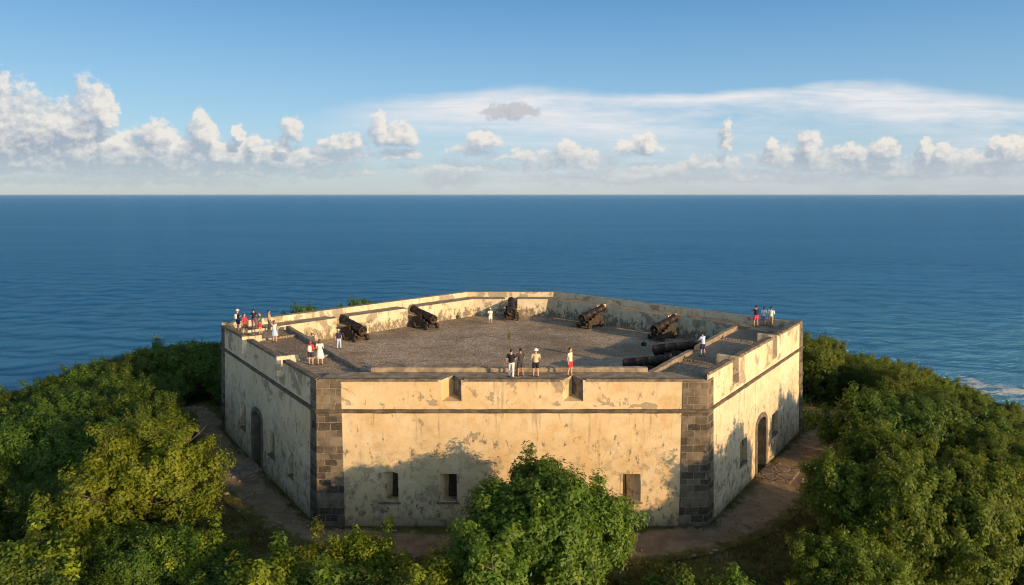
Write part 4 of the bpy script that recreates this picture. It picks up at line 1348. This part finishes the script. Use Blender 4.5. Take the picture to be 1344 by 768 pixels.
        mb.add(V, F); link('skirt', mb.mesh('skirt', True), CLOTH[colr], root, False)
    # shoes
    for nm in 'lr':
        an, to = J['ank' + nm], J['toe' + nm]
        mb = MB(); mb.tube([an + Vector((0, .06, -.045)), an + Vector((0, .0, -.038)), to + Vector((0, .04, .008)), to + Vector((0, -.012, .0))], [(.034, .036), (.045, .044), (.046, .036), (.034, .026)], 12)
        link('shoe', mb.mesh('shoe', True), M_SHOEW if shoe else M_SHOE, root, False)
    # hair or hat
    mb = MB()
    mb.ball(hc + Vector((0, .022, .035)), (.089, .102, .105), 16, 12)
    if hairlen: mb.tube([hc + Vector((0, .07, .04)), hc + Vector((0, .095, -.08)), hc + Vector((0, .09, -.08 - .16 * hairlen))], [(.075, .05), (.085, .045), (.05, .03)], 12)
    hm = remesh(mb, .013, 3)
    # clear the face
    bm = bmesh.new(); bm.from_mesh(hm)
    cut = [v for v in bm.verts if (v.co.y - hc.y) < -.035 and (v.co.z - hc.z) < .065]
    bmesh.ops.delete(bm, geom=cut, context='VERTS'); bm.to_mesh(hm); bm.free()
    link('hair', hm, HAIR[hair], root, False)
    if hat:
        mb = MB(); Mh = Matrix.Translation(hc + Vector((0, .01, .055))) @ Matrix.Rotation(math.radians(-6), 4, 'X')
        if hat[0] == 'cap':
            mb.lathe([(.098, .0), (.100, .03), (.088, .075), (.05, .10), (.01, .106)], 20, Mh)
            mb.prism([Mh @ Vector(p) for p in ((-.075, -.07, .0), (.075, -.07, .0), (.055, -.19, -.012), (-.055, -.19, -.012))], [Mh @ Vector(p) for p in ((-.075, -.07, .012), (.075, -.07, .012), (.055, -.19, .0), (-.055, -.19, .0))])
        else:
            mb.lathe([(.10, .0), (.175, -.012), (.176, -.004), (.103, .012), (.098, .06), (.075, .098), (.01, .106)], 24, Mh)
        link('hat', mb.mesh('hat', True), CLOTH[hat[1]], root, False)
    if bag:
        b_ = empty('backpack', tuple(root.matrix_basis @ Vector((0, .19, 1.20))), rz); b_.scale = (k, k, k)
        tag(b_, bag[1], 'backpack')
        mb = MB(); mb.tube([(0, .0, -.24), (0, .02, -.18), (0, .03, .0), (0, .01, .16), (0, -.01, .2)], [(.10, .05), (.145, .08), (.15, .085), (.13, .07), (.07, .04)], 14)
        link('sack', mb.mesh('sack', True), CLOTH[bag[0]], b_, False)
        for sd in (-1, 1):
            mb = MB(); mb.tube([(sd * .09, -.04, .15), (sd * .11, -.16, .25), (sd * .12, -.33, .16), (sd * .12, -.35, .0), (sd * .12, -.19, -.16)], .014, 6)
            link('shoulder_strap', mb.mesh('shoulder_strap'), CLOTH['grey'], b_, False)
    return root

Z_L, Z_F, Z_R = TER + .004, TOP, TER + .004
GP = 'people of the group at the far left corner'
def person_at(px, py, z, face, label, **kw):
    """feet on level z where the photograph shows them; face: heading in degrees, 0 = towards the viewer, 180 = away"""
    q = un(px, py, z)
    if z in (Z_L, Z_R):
        for i in (1, 2, 4, 5):            # keep clear of the parapets; on the rear ledge the feet stand on the ledge
            a, e, n, L = wall_frame(i)
            d = -(Vector((q.x, q.y)) - a).dot(n)
            lim = .85 if i in (1, 5) else 1.1
            if d < lim: q = Vector((q.x - n.x * (lim - d), q.y - n.y * (lim - d), q.z)); d = lim
            if i in (2, 4) and d < 2.4 + .05:
                if d > 2.15: q = Vector((q.x + n.x * (d - 2.15), q.y + n.y * (d - 2.15), q.z))
                q.z = LEDGE
    return make_person(label, q, math.radians(face), **kw)

person_at(311, 437, Z_L, 150, 'person in a pale sun hat, navy shirt and navy shorts, leftmost of the corner group', female=False, hat=('sunhat', 'cream'), top='navy', bottom=('shorts', 'navy'), arms=('front', 'front'), skin=0, hair='blond', group=GP,
          bag=('cream', 'cream backpack on the back of the person in the pale sun hat'))
person_at(322, 439.5, Z_L, 60, 'person with auburn hair and red top in the corner group, dark shorts', female=True, hair='auburn', hairlen=.5, top='red', bottom=('shorts', 'charcoal'), arms=('front', 'down'), H=1.72, group=GP)
person_at(334, 434.5, Z_L, 200, 'person in black top and long purple trousers in the corner group', female=True, hair='dark', top='black', bottom=('trousers', 'purple'), arms=('cross', 'cross'), H=1.66, group=GP)
person_at(342, 438.5, Z_L, 280, 'person in dark green top and red shorts with arms folded in the corner group', hair='brown', top='green', bottom=('shorts', 'red'), arms=('cross', 'cross'), H=1.82, skin=0, sleeve=.3, group=GP)
person_at(354, 434.5, Z_L, 110, 'person in tan shirt and charcoal trousers at the right end of the corner group', hair='dark', top='tan', bottom=('trousers', 'charcoal'), skin=1, group=GP)
person_at(361, 449, Z_L, 170, 'person with raised arm in white top and light blue skirt near the corner group', female=True, hair='auburn', hairlen=1, top='white', sleeve=.15, bottom=('skirt', 'lightblue'), arms=('raise', 'down'), H=1.70, group=GP)
person_at(408.5, 479, Z_L, 175, 'person in red top and short charcoal shorts walking on the sunlit terrace', female=True, hair='auburn', hairlen=.8, top='red', bottom=('shorts', 'charcoal'), arms=('down', 'front'), H=1.68, skin=0,
          bag=('white', 'white backpack worn over the red top on the sunlit terrace'))
person_at(420.5, 479, Z_L, 190, 'person in white dress beside the red top on the sunlit terrace', female=True, hair='brown', hairlen=.4, top='white', sleeve=.3, bottom=('dress', 'white'), arms=('front', 'front'), H=1.74)
person_at(445, 458, COURT, 40, 'person in straw hat, navy top and pale trousers in front of a cannon', hat=('sunhat', 'cream'), hair='blond', top='navy', bottom=('trousers', 'lightblue'), arms=('down', 'down'), H=1.66)
person_at(643.5, 425.5, COURT, 20, 'small person in white cap and white clothes standing in the courtyard', hat=('cap', 'white'), top='white', bottom=('shorts', 'white'), arms=('down', 'front'), H=1.62, hair='blond')
person_at(671, 495.5, Z_F, 165, 'person in black T-shirt and long white trousers at the front kerb', top='black', bottom=('trousers', 'white'), arms=('down', 'front'), H=1.72, sleeve=.5, skin=0, stance=.10)
person_at(683, 494, Z_F, 205, 'person in charcoal top and charcoal shorts beside the white trousers at the front kerb', top='charcoal', bottom=('shorts', 'charcoal'), arms=('front', 'front'), H=1.72, skin=1)
person_at(703, 494.5, Z_F, 185, 'person in white hat, beige shirt and black shorts at the front kerb', top='beige', bottom=('shorts', 'black'), hat=('sunhat', 'white'), arms=('front', 'front'), H=1.70, hair='blond')
person_at(748, 493.5, Z_F, 60, 'person in pale top and bright red shorts standing alone at the front notch', top='cream', bottom=('shorts', 'red'), arms=('front', 'down'), H=1.72, sleeve=.3, hair='dark')
person_at(922, 468, Z_R, 215, 'person in light blue shirt and navy shorts leaning on the stone kerb in the shade', top='lightblue', bottom=('shorts', 'navy'), arms=('rail', 'rail'), H=1.72, lean=.12)
person_at(991.5, 431.5, Z_R, 200, 'person in black top and pink shorts by the far right corner', top='black', bottom=('shorts', 'pink'), arms=('phone', 'phone'), H=1.80, sleeve=.4, skin=0)
person_at(1001.5, 430.5, Z_R, 170, 'person in pale blue shirt half hidden behind the pink shorts at the right corner', female=True, top='lightblue', bottom=('shorts', 'blue'), arms=('down', 'front'), H=1.6, hair='brown')
person_at(1011, 432, Z_R, 150, 'person in white shirt and tan trousers at the far right corner', top='white', bottom=('trousers', 'tan'), arms=('front', 'front'), H=1.72, skin=1, sleeve=.9)

# thin sea air: far water pales towards the horizon
mb = MB(); mb.box((0, 0, (CAM_H + 4 + SEA_Z - 16) / 2), (150000, 150000, CAM_H + 4 - (SEA_Z - 16)))
hz_m = bpy.data.materials.new('sea_air'); hz_m.use_nodes = True; ht = NT(hz_m.node_tree); hz_m.node_tree.nodes.clear()
ho = ht.n('ShaderNodeOutputMaterial'); pv = ht.n('ShaderNodeVolumePrincipled'); pv.inputs['Color'].default_value = (.62, .82, 1.0, 1); pv.inputs['Density'].default_value = 1.5e-5; pv.inputs['Anisotropy'].default_value = 0
ht.t.links.new(pv.outputs[0], ho.inputs['Volume'])
hz_o = link('haze', mb.mesh('haze'), hz_m); tag(hz_o, kind='stuff')

# ------------------------------------------------------------------ light, sky with clouds
wld = bpy.data.worlds.new('World'); SC.world = wld; wld.use_nodes = True
nt = NT(wld.node_tree); wld.node_tree.nodes.clear()
sky = nt.n('ShaderNodeTexSky', sky_type='NISHITA'); sky.sun_disc = False
sky.sun_elevation = SUN_EL; sky.sun_rotation = math.atan2(SUN_AZ.x, SUN_AZ.y)
sky.altitude = 50; sky.air_density = 1.0; sky.dust_density = .35; sky.ozone_density = 2.5
SKY_S = .15
G = nt.n('ShaderNodeNewGeometry').outputs['Incoming']
D = nt.vm('MULTIPLY', G, (-1, -1, -1))
D = nt.n('ShaderNodeTexCoord').outputs['Generated']
dx, dy, dz = nt.sep(D)
dyc = nt.m('MAXIMUM', dy, .05)
u_ = nt.m('DIVIDE', dx, dyc); v_ = nt.m('DIVIDE', dz, dyc)

def sky_uv(px, py):
    x = (px - 672) / FOC; y = (py - 384) / FOC
    yy = math.cos(PITCH) - y * math.sin(PITCH); zz = -math.sin(PITCH) - y * math.cos(PITCH)
    return x / yy, zz / yy
# cumulus: (px, py of the base middle, half width px, height px, weight)
CUM = [(120, 196, 26, 92, 1.0), (135, 160, 24, 54, 1.15), (95, 190, 60, 62, .95), (40, 186, 100, 50, 1.1), (-20, 190, 130, 90, 1.1), (110, 205, 120, 40, 1.1), (190, 206, 90, 26, 1.0), (290, 208, 120, 26, .95), (420, 208, 60, 16, .85), (250, 228, 260, 14, .9), (75, 168, 70, 30, 1.0), (60, 214, 190, 26, 1.1), (210, 216, 150, 24, .95), (380, 216, 90, 18, .8), (600, 222, 90, 10, .7), (860, 228, 100, 12, .7), (1110, 220, 110, 16, .8), (1280, 226, 90, 16, .85), (20, 205, 60, 76, 1.0), (5, 170, 26, 80, .9), (60, 176, 90, 34, .9), (30, 208, 170, 46, 1.0), (150, 214, 150, 26, .85),
       (205, 186, 34, 32, .85), (265, 184, 22, 40, .95), (240, 200, 110, 24, .8), (314, 180, 10, 20, 1.0), (332, 196, 14, 20, 1.05), (340, 212, 120, 22, .75), (372, 195, 13, 18, .9), (384, 176, 18, 24, .75), (428, 215, 28, 20, .8), (300, 222, 190, 14, .85), (70, 222, 170, 16, .95),
       (500, 182, 14, 38, 1.0), (518, 184, 32, 26, .95), (450, 191, 38, 16, .7), (634, 187, 28, 18, .85), (670, 150, 44, 15, .8), (590, 236, 40, 28, .7), (740, 208, 20, 28, .9), (750, 216, 62, 22, .8), (700, 220, 24, 14, .6), (848, 195, 20, 24, .95), (835, 197, 42, 12, .7),
       (952, 188, 9, 36, 1.0), (935, 217, 40, 16, .75), (1013, 208, 14, 30, .9), (1062, 206, 20, 38, 1.0), (1040, 214, 62, 22, .8), (1120, 204, 30, 16, .7), (1160, 204, 22, 28, .9), (1215, 208, 11, 30, .9), (1236, 204, 14, 18, .95), (1222, 214, 46, 16, .7), (1330, 204, 28, 28, .95), (1307, 190, 10, 14, .9), (1300, 214, 80, 22, .75), (1180, 228, 110, 18, .8), (1000, 234, 160, 12, .6), (780, 236, 120, 12, .6), (160, 238, 220, 12, .6), (520, 204, 40, 10, .7), (620, 198, 36, 10, .7), (460, 205, 30, 10, .7), (900, 222, 50, 12, .7), (690, 205, 50, 10, .6)]
def field(u, v, wob):
    """highest soft mound over the list of clouds, ragged by noise"""
    acc = None
    uu = nt.m('MULTIPLY_ADD', nt.m('SUBTRACT', wob[0], .5), .030, u); vv = nt.m('MULTIPLY_ADD', nt.m('SUBTRACT', wob[1], .5), .026, v)
    for px, py, hw, h, wt in CUM:
        cu, cv = sky_uv(px, py); a_ = hw / FOC; b_ = h / FOC
        du = nt.m('MULTIPLY', nt.m('SUBTRACT', uu, cu), 1 / a_)
        dv = nt.m('SUBTRACT', vv, cv)
        dv = nt.m('MAXIMUM', nt.m('MULTIPLY', dv, 1 / b_), nt.m('MULTIPLY', dv, -1 / (b_ * .22 + 4 / FOC)))
        r2 = nt.m('MULTIPLY_ADD', du, du, nt.m('MULTIPLY', dv, dv))
        if px > 400: wt *= .86
        e_ = nt.m('MULTIPLY_ADD', r2, -wt, wt)
        acc = e_ if acc is None else nt.m('MAXIMUM', acc, e_)
    return nt.m('MAXIMUM', acc, -1.2)
cv3 = nt.comb(u_, nt.m('MULTIPLY', v_, 1.25), 0.0)
n1 = nt.n('ShaderNodeTexNoise'); nt.put(n1.inputs['Vector'], cv3); n1.inputs['Scale'].default_value = 42; n1.inputs['Detail'].default_value = 5; n1.inputs['Roughness'].default_value = .6
wob = nt.sep(n1.outputs[1])
F0 = field(u_, v_, wob)
def puff(off):
    vv = nt.vm('ADD', cv3, off)
    return nt.m('MULTIPLY_ADD', nt.noise(vv, 62, 7, .62), .65, nt.m('MULTIPLY', nt.noise(vv, 21, 5, .55), .35))
N0 = puff((0, 0, 0)); N1 = puff((.006, .009, 0)); N2 = puff((.014, .02, 0))
body_ = nt.m('ADD', F0, nt.m('MULTIPLY', nt.m('SUBTRACT', N0, .5), 2.3))
# relief: brighter where the cloud thins towards the sun (up and to the right)
rel = nt.m('ADD', nt.m('MULTIPLY', nt.m('SUBTRACT', N0, N1), 3.2), nt.m('MULTIPLY', nt.m('SUBTRACT', N0, N2), 1.8))
thick = nt.ss(body_, .2, 1.5)
# height over the local base makes tops bright and bases grey
hi = nt.m('MULTIPLY', nt.ss(nt.m('ADD', nt.noise(nt.comb(nt.m('MULTIPLY', u_, .5), v_, 0.0), 46, 4, .5), nt.m('MULTIPLY', v_, 3.2)), .62, .86), .75)
Fs = field(nt.m('ADD', u_, .007), nt.m('ADD', v_, .015), wob)
up_ = nt.ss(nt.m('SUBTRACT', F0, Fs), -.35, .75)
lit = nt.m('ADD', nt.m('MULTIPLY_ADD', rel, .55, -.12), nt.m('MULTIPLY_ADD', up_, .95, nt.m('MULTIPLY', hi, .35)), clamp=True)
gu, gv = sky_uv(670, 146)
ge = nt.m('ADD', nt.m('POWER', nt.m('MULTIPLY', nt.m('SUBTRACT', u_, gu), FOC / 62), 2), nt.m('POWER', nt.m('MULTIPLY', nt.m('SUBTRACT', v_, gv), FOC / 22), 2))
lit = nt.m('MULTIPLY', lit, nt.m('MULTIPLY_ADD', nt.ss(ge, .3, 1.1), .65, .35))
ccol = nt.mix(lit, (.38, .43, .53), (.97, .90, .81))
low = nt.m('SUBTRACT', 1.0, nt.ss(v_, .006, .075))
ccol = nt.mix(nt.m('MULTIPLY', low, .50), ccol, (.50, .55, .63))
alpha_ = nt.m('ADD', nt.m('MULTIPLY', nt.ss(body_, -.05, .38), up_), nt.m('MULTIPLY', nt.ss(body_, -.40, .95), nt.m('SUBTRACT', 1.0, up_)))
alpha = nt.m('MULTIPLY', alpha_, nt.m('SUBTRACT', .86, nt.m('MULTIPLY', low, .42)))
# thin high sheet on the right
cir = nt.noise(nt.comb(nt.m('MULTIPLY', u_, .45), nt.m('MULTIPLY', v_, 2.2), 3.0), 7, 7, .6)
edge_v = nt.m('MULTIPLY_ADD', nt.noise(nt.comb(u_, 0.0, 5.0), 3.2, 4, .5), .07, .118)
edge_v = nt.m('MULTIPLY_ADD', nt.ss(u_, -.35, .05), .030, nt.m('SUBTRACT', edge_v, .035))
edge_v = nt.m('SUBTRACT', edge_v, nt.m('MULTIPLY', nt.ss(u_, .45, .85), .02))
dv_ = nt.m('SUBTRACT', edge_v, nt.m('MULTIPLY_ADD', nt.m('SUBTRACT', cir, .5), .05, v_))
sheet = nt.m('MULTIPLY', nt.ss(dv_, -.004, .016), nt.m('SUBTRACT', 1.0, nt.m('MULTIPLY', nt.ss(dv_, .01, .10), .75)))
sheet = nt.m('MULTIPLY', sheet, nt.ss(u_, -.34, .0)); sheet = nt.m('MULTIPLY', sheet, nt.ss(cir, .25, .62))
fil = nt.noise(nt.comb(nt.m('MULTIPLY', u_, .8), nt.m('MULTIPLY', v_, 9.0), 1.0), 9, 6, .62, .5)
sheet = nt.m('MULTIPLY', nt.m('MULTIPLY', sheet, nt.m('MULTIPLY_ADD', nt.ss(fil, .3, .65), .5, .7)), 1.1, clamp=True)
front_only = nt.ss(dy, .05, .25)
alpha = nt.m('MULTIPLY', alpha, front_only); sheet = nt.m('MULTIPLY', sheet, front_only)
# the air: pale at the horizon, bluer aloft, deep overhead
rmp = nt.n('ShaderNodeValToRGB'); nt.put(rmp.inputs[0], nt.m('MULTIPLY', nt.m('MAXIMUM', dz, 0.0), 2.0))
cr = rmp.color_ramp
stops = [(0.0, (.35, .41, .47)), (.06, (.33, .435, .53)), (.16, (.27, .435, .58)), (.30, (.18, .365, .565)), (.50, (.08, .24, .475)), (.75, (.10, .17, .26)), (1.0, (.085, .13, .19))]
for i_, (p_, c_) in enumerate(stops):
    e_ = cr.elements[i_] if i_ < 2 else cr.elements.new(p_)
    e_.position = p_
for e_, (p_, c_) in zip(cr.elements, stops): e_.color = (*c_, 1)
SKY_S = .15
skyc = nt.mix(.80, sky.outputs[0], nt.vm('MULTIPLY', rmp.outputs[0], (1 / SKY_S, 1 / SKY_S, 1 / SKY_S)))
# the half of the sky round the low sun is brighter and warmer
dots = nt.n('ShaderNodeVectorMath', operation='DOT_PRODUCT'); nt.put(dots.inputs[0], D); dots.inputs[1].default_value = (SUN_AZ.x, SUN_AZ.y, 0)
skyc = nt.mix(1.0, skyc, nt.mix(nt.ss(dots.outputs['Value'], .12, .9), (1, 1, 1), (4.8, 3.7, 2.8)), 'MULTIPLY')
bg = nt.n('ShaderNodeBackground'); nt.put(bg.inputs[0], skyc); bg.inputs[1].default_value = SKY_S
CLOUD_S = .74
bgc = nt.n('ShaderNodeBackground'); nt.put(bgc.inputs[0], ccol); bgc.inputs[1].default_value = CLOUD_S
bgs = nt.n('ShaderNodeBackground'); nt.put(bgs.inputs[0], (.86, .87, .90)); bgs.inputs[1].default_value = CLOUD_S
m1 = nt.n('ShaderNodeMixShader'); nt.put(m1.inputs[0], sheet); nt.t.links.new(bg.outputs[0], m1.inputs[1]); nt.t.links.new(bgs.outputs[0], m1.inputs[2])
m2 = nt.n('ShaderNodeMixShader'); nt.put(m2.inputs[0], alpha); nt.t.links.new(m1.outputs[0], m2.inputs[1]); nt.t.links.new(bgc.outputs[0], m2.inputs[2])
wo = nt.n('ShaderNodeOutputWorld'); nt.t.links.new(m2.outputs[0], wo.inputs[0])

sd = bpy.data.lights.new('sun', 'SUN'); sd.energy = 4.7; sd.angle = math.radians(.55); sd.color = (1.0, .66, .33)
so = bpy.data.objects.new('sun', sd); COL.objects.link(so)
to = Vector((SUN_AZ.x * math.cos(SUN_EL), SUN_AZ.y * math.cos(SUN_EL), math.sin(SUN_EL)))
so.rotation_euler = (-to).to_track_quat('-Z', 'Y').to_euler(); so.location = (60, -40, 60)

cd = bpy.data.cameras.new('camera'); cam = bpy.data.objects.new('camera', cd); COL.objects.link(cam)
cd.sensor_fit = 'HORIZONTAL'; cd.sensor_width = 36; cd.lens = 36 * FOC / 1344
cd.clip_start = .5; cd.clip_end = 120000
cam.location = (0, 0, CAM_H); cam.rotation_euler = (PI / 2 - PITCH, 0, 0)
SC.camera = cam

SC.view_settings.view_transform = 'Standard'; SC.view_settings.look = 'None'; SC.view_settings.gamma = 1; SC.view_settings.use_curve_mapping = False
SC.view_settings.exposure = 0.32
SC.render.engine = 'CYCLES'
cy = SC.cycles; cy.max_bounces = 5; cy.diffuse_bounces = 3; cy.glossy_bounces = 2; cy.transmission_bounces = 3; cy.transparent_max_bounces = 4
cy.filter_width = 1.15; cy.volume_bounces = 0; cy.use_denoising = True; cy.caustics_reflective = False; cy.caustics_refractive = False
try: cy.denoiser = 'OPENIMAGEDENOISE'
except Exception: pass
